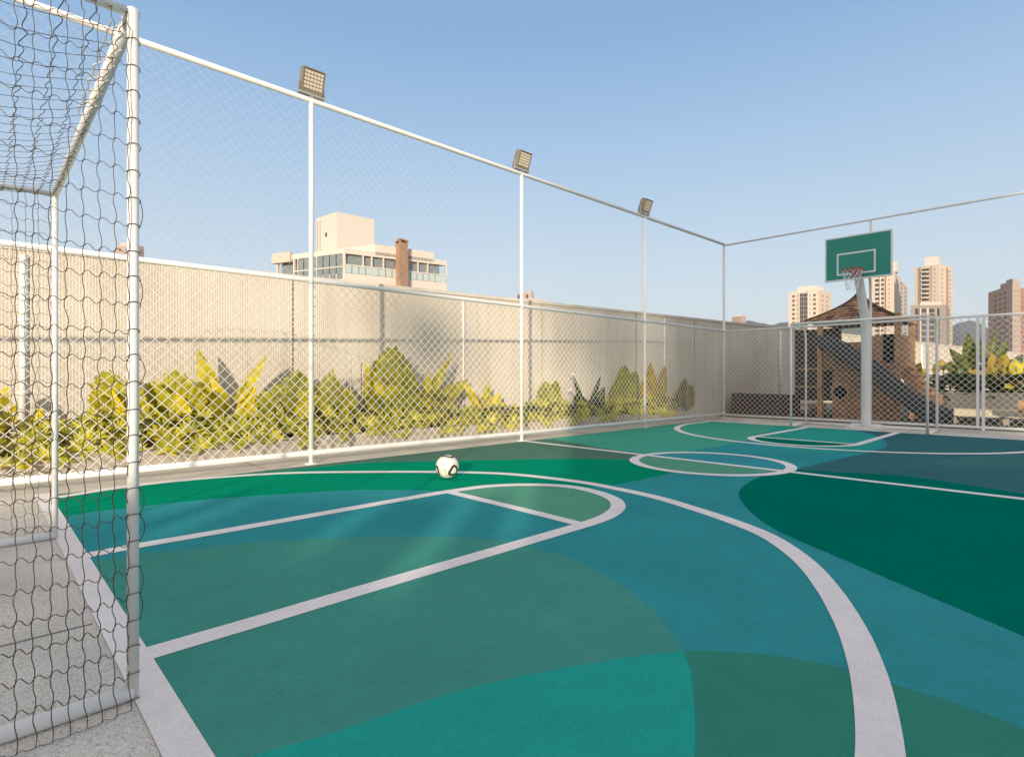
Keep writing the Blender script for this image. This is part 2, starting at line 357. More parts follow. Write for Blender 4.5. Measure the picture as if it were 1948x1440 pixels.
# ------------------------------------------------------------------ left planter
PT = .22
pl = thing('planter', 'low rendered planter along the beige wall full of yellow green plants', 'planter', tuple(wp(3, -.5)))
def dfront(s_): return -(1.12 - .073 * (s_ + 4.55))         # planter front, metres before the wall face
SA, SB = -8.0, 7.2
wbuild(MB().prism([(SA, dfront(SA)), (SB, dfront(SB)), (SB, dfront(SB) + .07), (SA, dfront(SA) + .07)], 0, PT).box(SB, SB + .07, dfront(SB), -.02, 0, PT), 'planter_wall', M['planter'], pl)
wbuild(MB().prism([(SA, dfront(SA) + .07), (SB, dfront(SB) + .07), (SB, -.01), (SA, -.01)], .0, PT - .05), 'soil', M['soil'], pl)

# ------------------------------------------------------------------ chain link fences
def diamond(mb, u0, u1, z0, z1, P, r, pitch=.11, zz=.0, jitter=0):
    # two families of diagonal wires in the rectangle u0..u1 x z0..z1
    Hh = z1 - z0
    for fam in (1, -1):
        k = math.floor((u0 - Hh) / pitch) - 1
        while k * pitch < u1 + Hh:
            a = k * pitch
            # u = a + t  (fam 1) or u = a - t (fam -1), z = z0 + t
            if fam == 1: t0, t1 = max(0, u0 - a), min(Hh, u1 - a)
            else: t0, t1 = max(0, a - u1), min(Hh, a - u0)
            if t1 - t0 > .02:
                n = max(1, int((t1 - t0) / .35)) if jitter else 1
                pts = []
                for i in range(n + 1):
                    t = t0 + (t1 - t0) * i / n
                    pts.append(P(a + fam * t + random.uniform(-jitter, jitter), fam * .0035 + random.uniform(-jitter, jitter), z0 + t + random.uniform(-jitter, jitter)))
                mb.tube(pts, r, 4, cap=False)
            k += 1
    return mb
FX = 12.58
FT_, FM_, FB_ = 4.08, 2.06, .12
def fy(x): return 6.06 - .0172 * (x - 2.71)
FY = fy(6.0)
lf = thing('chain_link_fence', 'tall white chain link fence along the left of the court with three floodlights on top', 'fence', (6.0, FY, 0))
for x in (-4.2, 2.71, 6.0, 9.32, FX):
    pm = MB().tube([(x, fy(x), 0), (x, fy(x), FT_)], .0265, 12)
    pm.box(x - .07, x + .07, fy(x) - .07, fy(x) + .07, 0.001, .008)
    for zz in (FB_, FM_): pm.tube([(x, fy(x), zz - .045), (x, fy(x), zz + .045)], .031, 12)
    pm.build('post', M['white_metal'], lf, True)
for nm_, zz, rr_ in (('top_rail', FT_, .029), ('middle_rail', FM_, .026), ('bottom_rail', FB_, .031)):
    MB().tube([(-4.2, fy(-4.2), zz), (FX, fy(FX), zz)], rr_, 12).build(nm_, M['white_metal'], lf, True)
diamond(MB(), -1.9, 12.5, FB_, FM_, lambda u, o, z: Vector((u, fy(u) + .002 + o + .012 * nz(u * .9, z * 1.3, 5), z)), .0035, jitter=.0015).build('wire_mesh', M['white_wire'], lf)
diamond(MB(), -1.9, 9.3, FM_, FT_, lambda u, o, z: Vector((u, fy(u) + o + .02 * nz(u * .8, z, 2), z)), .0006, jitter=.004).build('upper_net', M['nylon'], lf)
ff = thing('chain_link_fence', 'white chain link fence closing the far end of the court behind the basketball hoop', 'fence', (FX, 3, 0))
cy0 = fy(FX)
MB().tube([(FX, cy0, FT_ - .03), (FX, -3.5, FT_ - .03)], .019, 10).build('top_rail', M['white_metal'], ff, True)
MB().tube([(FX, cy0, FM_ - .02), (FX, -3.5, FM_ - .02)], .022, 10).build('middle_rail', M['white_metal'], ff, True)
MB().tube([(FX, cy0, FB_ - .02), (FX, -3.5, FB_ - .02)], .026, 10).build('bottom_rail', M['white_metal'], ff, True)
for y, h in ((2.93, FT_ - .05), (-.6, FT_ - .05)):
    MB().tube([(FX + .005, y, 0), (FX + .005, y, h)], .022, 10).build('post', M['white_metal'], ff, True)
MB().box(FX - .04, FX + .04, 1.22, 1.26, 0, FM_).build('gate_post', M['white_metal'], ff)
MB().box(FX - .03, FX + .03, 1.295, 1.335, .08, FM_ - .03).build('gate_post', M['white_metal'], ff)
MB().box(FX - .03, FX + .03, 1.87, 1.905, 0, FM_ + .03).build('gate_post', M['white_metal'], ff)
diamond(MB(), -3.4, cy0, FB_, FM_, lambda u, o, z: Vector((FX - .004 + o + .012 * nz(u * .9, z * 1.3, 9), u, z)), .0034, jitter=.0015).build('wire_mesh', M['white_wire'], ff)

# ------------------------------------------------------------------ floodlights
M['lamp_body'] = mat('lamp_aluminium', (.30, .25, .18), rough=.45, metal=.3, var=.08)
M['lamp_cell'] = mat('lamp_reflector', (.85, .74, .58), rough=.25, metal=.2, var=.05)
M['steel'] = mat('galvanised_steel', (.5, .48, .45), rough=.4, metal=.6, var=.08)
def floodlight(x, label, turn, tilt):
    FY = fy(x)
    t = thing('floodlight', label, 'floodlight', (x, FY, FT_ + .03), 'floodlights on the left fence')
    T = Matrix.Translation((x + .0, FY - .02, FT_ + .19)) @ Matrix.Rotation(turn, 4, 'Z') @ Matrix.Rotation(tilt, 4, 'X') @ Matrix.Scale(.92, 4)
    h = MB().box(-.135, .135, -.02, .05, -.155, .155, T)
    for k in range(9): h.box(-.12 + k * .03 - .004, -.12 + k * .03 + .004, .05, .085, -.13, .13, T)
    h.build('housing', M['lamp_body'], t)
    fr = MB().box(-.135, -.12, -.05, -.02, -.155, .155, T).box(.12, .135, -.05, -.02, -.155, .155, T).box(-.12, .12, -.05, -.02, .14, .155, T).box(-.12, .12, -.05, -.02, -.155, -.075, T)
    fr.build('frame', M['lamp_body'], t)
    L = MB()
    for i in range(6):
        for j in range(5):
            cx, cz = -.1 + i * .04, -.055 + j * .042
            L.box(cx - .0165, cx + .0165, -.04, -.021, cz - .0165, cz + .0165, T)
    L.build('led_panel', M['lamp_cell'], t)
    MB().bar((x - .15, FY, FT_ + .06), (x + .15, FY, FT_ + .06), .05, .025).bar((x, FY, FT_ + .03), (x, FY, FT_ + .06), .04, .04).bar(T @ Vector((-.15, .02, 0)), (x - .15, FY, FT_ + .06), .02, .012).bar(T @ Vector((.15, .02, 0)), (x + .15, FY, FT_ + .06), .02, .012).build('bracket', M['steel'], t)
floodlight(2.71, 'largest and nearest floodlight on the left fence with a bright grid of cells', R(-3), R(22))
floodlight(6.0, 'middle floodlight on the left fence above the second post', R(0), R(22))
floodlight(9.32, 'smallest and farthest floodlight on the left fence, dark against the sky', R(0), R(22))

# ------------------------------------------------------------------ football goals
def frame_tube(pts, r, name, root): MB().tube(pts, r, 14).build(name, M['white_metal'], root, True)
def goal(name, label, x, sgn, y0, y1, depth, cell, net=True, h=2.08, rp=.0155):
    t = thing(name, label, 'goal', (x, (y0 + y1) / 2, 0), 'small football goals')
    xb = x - sgn * depth
    for y in (y0, y1): frame_tube([(x, y, 0), (x, y, h - .01)], rp, 'upright', t)
    frame_tube([(x, y0, h - .01), (x, y1, h - .01)], rp + .004, 'crossbar', t)
    for y in (y0, y1):
        frame_tube([(x - sgn * .02, y, h - .012), (x - sgn * (depth - .22), y, h - .012), (x - sgn * (depth - .1), y, h - .06), (x - sgn * (depth - .03), y, h - .16), (xb, y, h - .36), (xb, y, 0)], rp - .001, 'back_support', t)
        frame_tube([(x, y, .022), (xb, y, .022)], rp + .007, 'ground_bar', t)
    frame_tube([(xb, y0, .024), (xb, y1, .024)], rp + .003, 'ground_bar', t)
    return t
def cords(mb, P, us, vs, r, amp=.004, seg=6, phase=0.0):
    # a square knotted net: one cord per u and per v, slightly wavy between the knots
    def wob(a, b, k): return amp * math.sin(2 * math.pi * k + (a * 7.3 + b * 3.1))
    for iu, u in enumerate(us):
        pts = []
        for j in range(len(vs) - 1):
            for k in range(seg):
                f = k / seg; v = vs[j] + (vs[j + 1] - vs[j]) * f
                if k == 0: am = amp * random.uniform(.3, .9)
                pts.append(P(u, v, am * math.sin(2 * math.pi * f), 0))
        pts.append(P(u, vs[-1], 0, 0)); mb.tube(pts, r, 4, cap=False)
    for v in vs:
        pts = []
        for j in range(len(us) - 1):
            for k in range(seg):
                f = k / seg; u = us[j] + (us[j + 1] - us[j]) * f
                if k == 0: am = amp * random.uniform(.8, 2.0)
                pts.append(P(u, v, 0, am * math.sin(2 * math.pi * f)))
        pts.append(P(us[-1], v, 0, 0)); mb.tube(pts, r, 4, cap=False)
    return mb
GX, GY0, GY1, GH = .34, 2.0, 4.31, 2.08
near = goal('football_goal', 'white football goal with a dark cord net in the left foreground', GX, 1, GY0, GY1, .9, .08)
rc = .00125
def lin_space(a, b, n): return [a + (b - a) * i / n for i in range(n + 1)]
def nz(*a): return noise.noise(Vector(a))
def side(y, sg):
    def P(u, v, du, dv):
        k = min(1, max(0, (.34 - u) / .08))
        bul = -sg * (.012 + .02 * k) * (1 if v < 2.02 else .3)
        flare = -sg * .06 * max(0, (.1 - v) / .1) ** 1.5
        return Vector((u + du + .006 * nz(u * 9, v * 5, y), y + bul + flare + .014 * nz(u * 4, v * 4, y + 9) + (du + dv) * .5, max(.006, v + dv + .013 * nz(u * 6, v * 6, y + 3))))
    return P
us = lin_space(-.5, .325, 23); vsn = lin_space(0.0, 2.06, 26)
nb = cords(MB(), side(GY0, 1), us, vsn, rc, .005)
for j in range(len(vsn) - 1):                                  # the net is laced round the near upright
    z = vsn[j]; r_ = .0172 + random.uniform(0, .003); up_ = random.uniform(.002, .012)
    nb.tube([Vector((GX + r_ * math.cos(a), GY0 + r_ * math.sin(a), z + up_ * math.sin(k * .55))) for k, a in enumerate([R(200 + 26 * q) for q in range(12)])], rc, 4, cap=False)
for j in (3, 4, 6, 7, 9, 10, 12, 15, 18):
    z, h_ = vsn[j], vsn[j + 1] - vsn[j]; o_ = random.uniform(.006, .014)
    nb.tube([Vector((GX + .017 + o_ * math.sin(math.pi * q / 10), GY0 - .004, z + h_ * q / 10 * random.uniform(.97, 1.0))) for q in range(11)], rc, 4, cap=False)
nb.build('side_net', M['cord'], near)
us2 = lin_space(-.5, .325, 14)
cords(MB(), side(GY1, -1), us2, lin_space(0.0, 2.06, 26), rc, .005).build('side_net', M['cord'], near)
def topP(u, v, du, dv):       # u along y, v along x: hangs between crossbar and the back
    a = (u - GY0) / (GY1 - GY0); bb = (.34 - v) / .84
    sag = .17 * (4 * a * (1 - a)) ** .6 * (4 * min(1, bb * .85 + .06) * (1 - min(1, bb * .85 + .06))) ** .8
    return Vector((v + dv, u + du, GH - .012 - sag + .012 * nz(u * 5, v * 5, 1) + (du + dv) * .7))
cords(MB(), topP, lin_space(GY0 + .01, GY1 - .01, 28), lin_space(-.5, .325, 11), rc, .005).build('top_net', M['cord'], near)
def backP(u, v, du, dv): return Vector((-.56 - .05 * math.sin(v * 1.5) + .01 * nz(u * 3, v * 3, 4), u + du, max(.006, v + dv)))
cords(MB(), backP, lin_space(GY0, GY1, 26), lin_space(0, 1.95, 24), rc, .005).build('back_net', M['cord'], near)
tw = MB()                                                      # white lacing along the crossbar
for i in range(6):
    y = GY0 + .05 + i * .13
    tw.tube([(GX - .03, y - .03, GH - .05), (GX - .02, y, GH - .01), (GX + .025, y + .012, GH - .01), (GX, y + .03, GH - .035), (GX - .05, y + .05, GH - .08)], .0016, 5)
    tw.tube([(GX - .05, y + .05, GH - .08), (GX - .06, y, GH - .065), (GX - .03, y - .03, GH - .05)], .0016, 5)
tw.tube([(GX - .05, GY0 + .02, GH - .045), (GX - .045, GY0 + .8, GH - .045)], .0016, 5)
tw.build('lacing', M['cord_white'], near)
far = goal('football_goal', 'white football goal without a net in front of the basketball pole', 11.6, -1, 1.87, 4.06, .84, .08, h=2.03, rp=.021)

# ------------------------------------------------------------------ ball
M['ball'] = mat('ball_white', (.82, .79, .73), rough=.35, var=.02, scale=8, spec=.5)
M['ball_dark'] = mat('ball_dark_trim', (.05, .035, .02), rough=.4, var=.1)
M['ball_gold'] = mat('ball_gold_trim', (.42, .33, .2), rough=.4, var=.1)
bc = Vector((3.22, 4.22, .1235)); br = .11
sph = MB()
def sphf(u, v): a, b_ = 2 * math.pi * u, math.pi * (v - .5); return bc + br * Vector((math.cos(b_) * math.cos(a), math.cos(b_) * math.sin(a), math.sin(b_)))
sph.grid(sphf, 48, 24)
ball = thing('football', 'white football with dark rounded triangle trim resting on the three point line', 'ball', (3.22, 4.22, .0135))
sph.build('ball_skin', M['ball'], ball, True)
vw = (EYE - bc).normalized(); vr = vw.cross(Vector((0, 0, 1))).normalized() * -1; vu = vr.cross(vw) * -1
vu = Vector((0, 0, 1)) - vw * vw.z; vu.normalize(); vr = vu.cross(vw)
def rtri(ax, rot, r0, wd, mm, nm):
    ax = ax.normalized(); e = ax.cross(Vector((.31, .2, .9))).normalized(); f = ax.cross(e)
    out = MB(); vs = []; N = 48
    for k in range(N + 1):
        a = 2 * math.pi * k / N
        rr = r0 * (1 + .13 * math.cos(3 * (a - rot)))
        for q in (rr - wd / 2, rr + wd / 2):
            d = (ax * math.cos(q) + (e * math.cos(a) + f * math.sin(a)) * math.sin(q)).normalized()
            vs.append(bc + d * (br + .0008))
    out.add(vs, [(2 * i, 2 * i + 1, 2 * i + 3, 2 * i + 2) for i in range(N)]); out.build(nm, mm, ball, True)
for ax, rot, r0 in ((vw * .72 + vr * .58 - vu * .40, .9, .40), (vu * .95 + vw * .18 + vr * .1, .2, .42), (-vr * .93 + vw * .2 - vu * .35, 1.4, .40), (-vw + vu * .1, 0, .4)):
    rtri(ax, rot, r0, .24, M['ball_dark'], 'trim')
    rtri(ax, rot, r0 + .25, .035, M['ball_gold'], 'seam')
for q in (vw * .95 - vr * .25 + vu * .12, vw * .95 - vr * .2 - vu * .32):
    rtri(q, .5, .05, .06, M['ball_gold'], 'mark')

# ------------------------------------------------------------------ basketball hoop
M['board'] = mat('green_board_paint', tuple(v / .62 for v in lin((24, 112, 97))), rough=.45, var=.04, scale=2)
M['board_line'] = mat('pale_board_line', (.78, .80, .78), rough=.5, var=.02)
M['rim'] = mat('red_rim_paint', (.42, .07, .05), rough=.4, var=.08)
M['pole'] = mat('pale_grey_pole', (.76, .75, .71), rough=.45, var=.06, scale=5)
BX = 11.5
hoop = thing('basketball_hoop', 'basketball hoop with a green backboard on a pale bent pole at the far end', 'basketball hoop', (12.2, 3.0, 0))
by0, by1 = 2.35, 3.42; bz0, bz1 = 2.755, 3.565
MB().box(BX, BX + .03, by0 + .025, by1 - .025, bz0 + .025, bz1 - .025).build('backboard', M['board'], hoop)
MB().box(BX - .004, BX + .034, by0, by0 + .025, bz0, bz1).box(BX - .004, BX + .034, by1 - .025, by1, bz0, bz1).box(BX - .004, BX + .034, by0 + .025, by1 - .025, bz0, bz0 + .025).box(BX - .004, BX + .034, by0 + .025, by1 - .025, bz1 - .025, bz1).build('board_edge', M['board_line'], hoop)
iy0, iy1, iz0, iz1, iw = 2.60, 3.22, 2.85, 3.255, .028
MB().box(BX - .003, BX - .0005, iy0, iy0 + iw, iz0, iz1).box(BX - .003, BX - .0005, iy1 - iw, iy1, iz0, iz1).box(BX - .003, BX - .0005, iy0 + iw, iy1 - iw, iz0, iz0 + iw).box(BX - .003, BX - .0005, iy0 + iw, iy1 - iw, iz1 - iw, iz1).build('target_square', M['board_line'], hoop)
RC = Vector((BX - .26, 2.90, 2.89)); RR = .17
MB().tube([RC + RR * Vector((math.cos(a), math.sin(a), 0)) for a in [2 * math.pi * k / 32 for k in range(33)]], .011, 8).bar((BX - .10, 2.86, 2.875), (BX, 2.86, 2.875), .02, .025).bar((BX - .10, 2.94, 2.875), (BX, 2.94, 2.875), .02, .025).box(BX - .012, BX - .0006, 2.82, 2.98, 2.80, 2.93).bar((BX - .12, 2.84, 2.88), (BX - .005, 2.84, 2.80), .015, .015).bar((BX - .12, 2.96, 2.88), (BX - .005, 2.96, 2.80), .015, .015).build('rim', M['rim'], hoop, False)
nt_ = MB()
for k in range(10):
    for sg in (1, -1):
        a = 2 * math.pi * k / 10; pts = []
        for j in range(7):
            f = j / 6; rr = RR * (1 - .5 * f ** .8); aa = a + sg * f * 1.9
            pts.append(RC + Vector((rr * math.cos(aa), rr * math.sin(aa), -.36 * f)))
        nt_.tube(pts, .0035, 4, cap=False)
nt_.build('hoop_net', M['nylon'], hoop)
yb = 2.93
arm = smooth_loop([(12.25, 0), (12.25, .6), (12.25, 1.25), (12.23, 1.75), (12.14, 2.12), (11.90, 2.58), (11.68, 2.92)], 5, False)
MB().tube([Vector((p.x, yb, p.y)) for p in arm], .085, 14, r2=.074).build('pole', M['pole'], hoop, True)
MB().tube([(12.2, yb - .02, 2.0), (12.13, yb - .1, 2.3), (11.9, yb - .15, 2.7), (BX + .03, yb - .2, 3.0)], .02, 8).tube([(11.7, yb, 2.9), (BX + .03, yb - .25, 3.3)], .022, 8).tube([(11.7, yb, 2.9), (BX + .03, yb + .25, 3.3)], .022, 8).bar((11.75, yb, 2.88), (BX + .03, yb - .1, 2.9), .12, .12).build('brace', M['pole'], hoop)
bp = MB().box(11.98, 12.5, yb - .28, yb + .28, 0.001, .03)
for dx in (-.2, .2):
    for dy in (-.22, .22): bp.tube([(12.25 + dx, yb + dy, .03), (12.25 + dx, yb + dy, .06)], .02, 8)
bp.bar((12.25, yb - .25, .06), (12.25, yb + .25, .06), .03, .06)
bp.build('base_plate', M['pole'], hoop)

# ------------------------------------------------------------------ plants
def leafmat_like(m, lo, hi):                # every separate piece gets a tone of its own
    nt = m.node_tree; n = nt.nodes; l = nt.links; p = n['Principled BSDF']; src = p.inputs['Base Color'].links[0].from_socket
    gm = n.new('ShaderNodeNewGeometry'); rr = n.new('ShaderNodeValToRGB'); rr.color_ramp.elements[0].color = lo; rr.color_ramp.elements[1].color = hi
    l.new(gm.outputs['Random Per Island'], rr.inputs['Fac']); mx = n.new('ShaderNodeMixRGB'); mx.blend_type = 'MULTIPLY'; mx.inputs[0].default_value = 1
    l.new(src, mx.inputs[1]); l.new(rr.outputs[0], mx.inputs[2]); l.new(mx.outputs[0], p.inputs['Base Color'])
    return m
def leafmat(name, c1, c2, tr=.35, rough=.4, scale=7):
    m = mat(name, c1, rough=rough, var=.25, scale=scale, var2=c2, transl=tr, spec=.35, detail=5)
    nt = m.node_tree; n = nt.nodes; l = nt.links; p = n['Principled BSDF']; src = p.inputs['Base Color'].links[0].from_socket
    gm = n.new('ShaderNodeNewGeometry'); rr = n.new('ShaderNodeValToRGB')
    rr.color_ramp.elements[0].color = (.72, .76, .72, 1); rr.color_ramp.elements[1].color = (1.35, 1.25, .9, 1)
    l.new(gm.outputs['Random Per Island'], rr.inputs['Fac'])
    mx = n.new('ShaderNodeMixRGB'); mx.blend_type = 'MULTIPLY'; mx.inputs[0].default_value = 1
    l.new(src, mx.inputs[1]); l.new(rr.outputs[0], mx.inputs[2]); l.new(mx.outputs[0], p.inputs['Base Color'])
    for nd in n:
        if nd.type == 'BSDF_TRANSLUCENT': l.new(mx.outputs[0], nd.inputs['Color'])
    return m
M['leaf_yel'] = leafmat('yellow_green_leaf', (.52, .47, .018), (.78, .68, .03))
M['leaf_grn'] = leafmat('mid_green_leaf', (.34, .35, .018), (.58, .53, .03))
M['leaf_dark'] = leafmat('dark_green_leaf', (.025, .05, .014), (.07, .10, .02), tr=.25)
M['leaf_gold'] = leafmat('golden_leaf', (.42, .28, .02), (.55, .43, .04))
M['leaf_deep'] = leafmat('deep_green_leaf', (.05, .09, .014), (.17, .20, .025)); M['leaf_star'] = leafmat('star_leaf', (.42, .42, .035), (.66, .62, .06)); M['leaf_under'] = leafmat('understorey_shade_leaf', (.04, .055, .012), (.11, .12, .02), tr=.2)
M['stalk'] = mat('leaf_stalk', (.16, .16, .04), rough=.5, var=.25, scale=10)
def blade(mb, base, tip, width, nrm, kind='oval', fold=.25, droop=.12, pleat=0.0, nu=10, nv=6):
    base = Vector(base); tip = Vector(tip); ax = tip - base; L = ax.length; ax = ax / L
    nrm = Vector(nrm); nrm = (nrm - ax * nrm.dot(ax)).normalized(); sd_ = ax.cross(nrm)
    def wid(t):
        if kind == 'oval': return (math.sin(math.pi * t ** .75) ** .8) * (1 - .25 * t)
        if kind == 'paddle': return math.sin(math.pi * min(1, t * .93 + .07) ** .8) ** .55
        if kind == 'lance': return math.sin(math.pi * t ** .9) ** 1.0
        return math.sin(math.pi * t)
    def fn(u, v):
        s = (v - .5) * 2; wdt = wid(u) * width / 2
        if kind == 'paddle': wdt *= 1 + .07 * math.sin(u * 40 + s * 2)
        p = base + ax * (L * u) + sd_ * (s * wdt)
        return p - nrm * (droop * L * (u ** 2 + .0) + fold * wdt * abs(s) - pleat * wdt * math.cos(u * 30 + abs(s) * 6) ) 
    mb.grid(fn, nu, nv)
def fan(mb, base, tip, width, nrm, na=40, nr=7, ribs=11):
    base = Vector(base); tip = Vector(tip); ax = tip - base; L = ax.length; ax = ax / L
    nrm = Vector(nrm); nrm = (nrm - ax * nrm.dot(ax)).normalized(); sd_ = ax.cross(nrm)
    cup = random.uniform(.1, .28); sk = random.uniform(-.12, .12)
    def fn(u, v):
        a = (v - .5) * 2 * 1.95; q = u * (1 + .05 * math.cos(ribs * 2 * a) + .04 * math.sin(3 * a + sk * 30))
        x = math.sin(a) * width / 2 * q * (1.0 if abs(a) < 1.57 else .97); y = (math.cos(a) * .62 + .36 * (1 - abs(a) / 1.95)) * L * q + sk * x
        return base + ax * y + sd_ * x + nrm * (.035 * width * u * math.cos(ribs * 2 * a) - cup * width * .5 * (x / (width / 2)) ** 2 - .1 * L * u * u)
    mb.grid(fn, nr, na)
SUNV = Vector((sx * ce, sy * ce, math.sin(R(SUN_EL))))
def pnt(px, py, s_off):             # the point seen at (px, py) that lies s_off in front of the wall face
    d = ray(px, py); o = WO - WN * s_off; return EYE + d * ((o - EYE).dot(WN) / d.dot(WN))
def wall_plant(name, label, off, leaves, m, ground_px=None, extra=0, cat='plant'):
    # leaves: (base px, base py, tip px, tip py, width px, kind, turn)
    for _ in range(2):
        c = pnt(sum(l[0] for l in leaves) / len(leaves), 760, off); off = min(off, .5 * abs(dfront((c - WO).dot(WD))))
    rootz = PT - .05
    t = thing(name, label, cat, (c.x, c.y, rootz), 'large leaved plants in the left planter')
    lb = MB(); sb = MB()
    for i, (bx, by, tx, ty, wpx, kind, turn) in enumerate(leaves):
        o1 = off + random.uniform(-.2, .2) * off
        A = pnt(bx, by, o1 - .03); B = pnt(tx, ty, o1 + random.uniform(-.02, .16)); dep = (A - EYE).dot(Fv)
        nr = (EYE - A).normalized() * .6 + SUNV * .5 + Vector((0, 0, .35)) + Rv * turn
        if kind == 'paddle':
            fan(lb, A, B, wpx / FPX * dep * 1.2, nr + Vector((random.uniform(-.35, .35), 0, random.uniform(-.1, .5))))
        else: blade(lb, A, B, wpx / FPX * dep, nr, kind, fold=random.uniform(.25, .5), droop=random.uniform(.03, .16), pleat=.05, nu=18, nv=6)
        g0 = Vector((c.x + random.uniform(-.05, .05), c.y + random.uniform(-.04, .04), rootz))
        mid = (g0 + A) / 2 + Vector((0, 0, .06)); tipv = A + (B - A) * .8
        sb.tube([g0, mid, A, A + (B - A) * .45], .011, 5, r2=.004)
    for k in range(extra // 2 + 1):
        a = random.uniform(math.pi * .85, math.pi * 2.15); L = random.uniform(.24, .42) * (1 if c.x < 7 else .75); hh = random.uniform(.12, .5) * (1 if c.x < 7 else .75)
        A = Vector((c.x, c.y, rootz)) + Vector((math.cos(a) * .12, math.sin(a) * .1, hh)); B = A + Vector((math.cos(a) * L, math.sin(a) * L * .45 - .02, random.uniform(-.02, .22)))
        fan(lb, A, B, L * random.uniform(.8, 1.15), -WN * .6 + SUNV + Vector((random.uniform(-.6, .6), random.uniform(-.3, .3), random.uniform(.1, .8))))
        sb.tube([(c.x, c.y, rootz), (A + Vector((c.x, c.y, rootz))) / 2 + Vector((0, 0, .05)), A], .009, 5)
    lb.build('foliage', m, t, True); sb.build('stem', M['stalk'], t, True)
    return t
PD = 'paddle'; OV = 'oval'; LA = 'lance'
wall_plant('broad_leaf_plant', 'yellow plant with pleated round leaves left of the near goal upright', .45, [(215, 800, 205, 705, 80, PD, -.2), (232, 800, 250, 722, 62, PD, .3), (205, 812, 176, 752, 55, PD, -.5), (240, 815, 262, 770, 60, PD, .2), (195, 820, 215, 770, 60, PD, 0)], M['leaf_yel'], extra=5)
wall_plant('broad_leaf_plant', 'broad round leaved plant just right of the near goal upright', .45, [(325, 790, 330, 706, 92, PD, 0), (300, 790, 288, 725, 60, PD, -.3), (345, 800, 372, 735, 66, PD, .4), (318, 810, 345, 760, 70, PD, .2), (300, 815, 280, 770, 55, PD, -.4), (360, 815, 385, 770, 50, PD, .4)], M['leaf_yel'], extra=6)
wall_plant('banana_plant', 'two upright pointed leaves spread in a V against the wall', .38, [(412, 775, 378, 664, 38, OV, .3), (445, 768, 501, 671, 32, OV, -.5), (430, 790, 402, 715, 34, OV, .2), (452, 800, 486, 735, 30, OV, .4), (420, 800, 400, 760, 40, OV, 0)], M['leaf_yel'], extra=4)
wall_plant('broad_leaf_plant', 'rounded green plant directly left of the second fence post', .45, [(560, 785, 566, 706, 74, PD, .1), (540, 790, 522, 730, 55, PD, -.4), (515, 800, 498, 745, 46, PD, -.4), (575, 800, 588, 740, 50, PD, .4), (545, 810, 550, 762, 60, PD, 0)], M['leaf_grn'], extra=6)
wall_plant('broad_leaf_plant', 'rounded yellow green plant directly right of the second fence post', .45, [(622, 785, 625, 708, 52, PD, .2), (640, 780, 637, 704, 22, OV, .6), (648, 800, 662, 735, 44, PD, .4), (615, 810, 605, 752, 44, PD, -.3), (655, 812, 675, 770, 40, PD, .4)], M['leaf_grn'], extra=6)
wall_plant('banana_plant', 'tallest plant with a huge pleated leaf standing in front of the soft round shadow', .42, [(742, 770, 752, 660, 88, PD, .1), (720, 775, 692, 690, 42, OV, -.4), (760, 775, 776, 705, 44, PD, .4), (715, 790, 690, 735, 34, OV, -.4), (755, 800, 775, 752, 56, PD, .3), (735, 805, 722, 757, 46, PD, 0)], M['leaf_grn'], extra=5)
wall_plant('banana_plant', 'plant with one narrow leaf pointing up and another leaning right', .40, [(812, 760, 856, 667, 24, OV, -.3), (838, 762, 893, 718, 34, OV, .3), (812, 775, 815, 706, 24, OV, .2), (828, 795, 860, 752, 40, PD, .2), (805, 800, 790, 752, 36, PD, -.3)], M['leaf_grn'], extra=6)
wall_plant('banana_plant', 'low yellow plant with narrow leaves in a V left of the third fence post', .42, [(915, 785, 884, 730, 16, LA, -.2), (922, 785, 930, 728, 18, LA, .3), (930, 790, 952, 745, 22, LA, .3), (912, 795, 900, 760, 18, LA, -.3)], M['leaf_yel'], extra=5)
wall_plant('broad_leaf_plant', 'dark paddle leaved plant just right of the third fence post', .45, [(1040, 780, 1034, 723, 34, PD, -.1), (1055, 780, 1062, 724, 28, PD, .3), (1062, 792, 1075, 756, 40, PD, .2), (1042, 795, 1030, 765, 28, PD, -.2)], M['leaf_grn'], extra=4)
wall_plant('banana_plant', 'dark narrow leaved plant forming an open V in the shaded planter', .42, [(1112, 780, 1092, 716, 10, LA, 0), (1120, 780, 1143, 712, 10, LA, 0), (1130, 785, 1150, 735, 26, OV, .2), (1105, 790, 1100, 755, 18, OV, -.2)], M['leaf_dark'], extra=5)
wall_plant('broad_leaf_plant', 'green plant with golden lower leaves left of the fourth fence post', .45, [(1185, 760, 1190, 697, 34, PD, 0), (1205, 762, 1212, 703, 30, PD, .3), (1172, 770, 1165, 735, 26, PD, -.3), (1180, 775, 1200, 748, 34, OV, .2)], M['leaf_grn'], extra=4)
wall_plant('croton_shrub', 'bright golden shrub with tall leaves right of the fourth fence post', .5, [(1240, 765, 1238, 690, 26, OV, 0), (1255, 762, 1268, 695, 24, OV, .3), (1232, 770, 1222, 722, 24, OV, -.2), (1250, 775, 1250, 730, 28, PD, 0), (1190, 775, 1172, 742, 18, OV, 0), (1215, 775, 1202, 752, 20, OV, 0)], M['leaf_gold'], extra=4)
wall_plant('croton_shrub', 'small golden shrub at the far end of the left planter', .5, [(1300, 770, 1302, 722, 22, PD, 0), (1310, 768, 1316, 730, 18, PD, .2), (1295, 775, 1288, 742, 18, OV, -.2), (1305, 780, 1308, 750, 20, OV, 0)], M['leaf_gold'], extra=3)
wall_plant('croton_shrub', 'small yellow plant at the left edge behind the near goal', .45, [(-10, 770, 12, 735, 26, OV, 0), (15, 800, 30, 770, 26, OV, 0), (60, 800, 80, 776, 24, OV, .2)], M['leaf_yel'], extra=4)

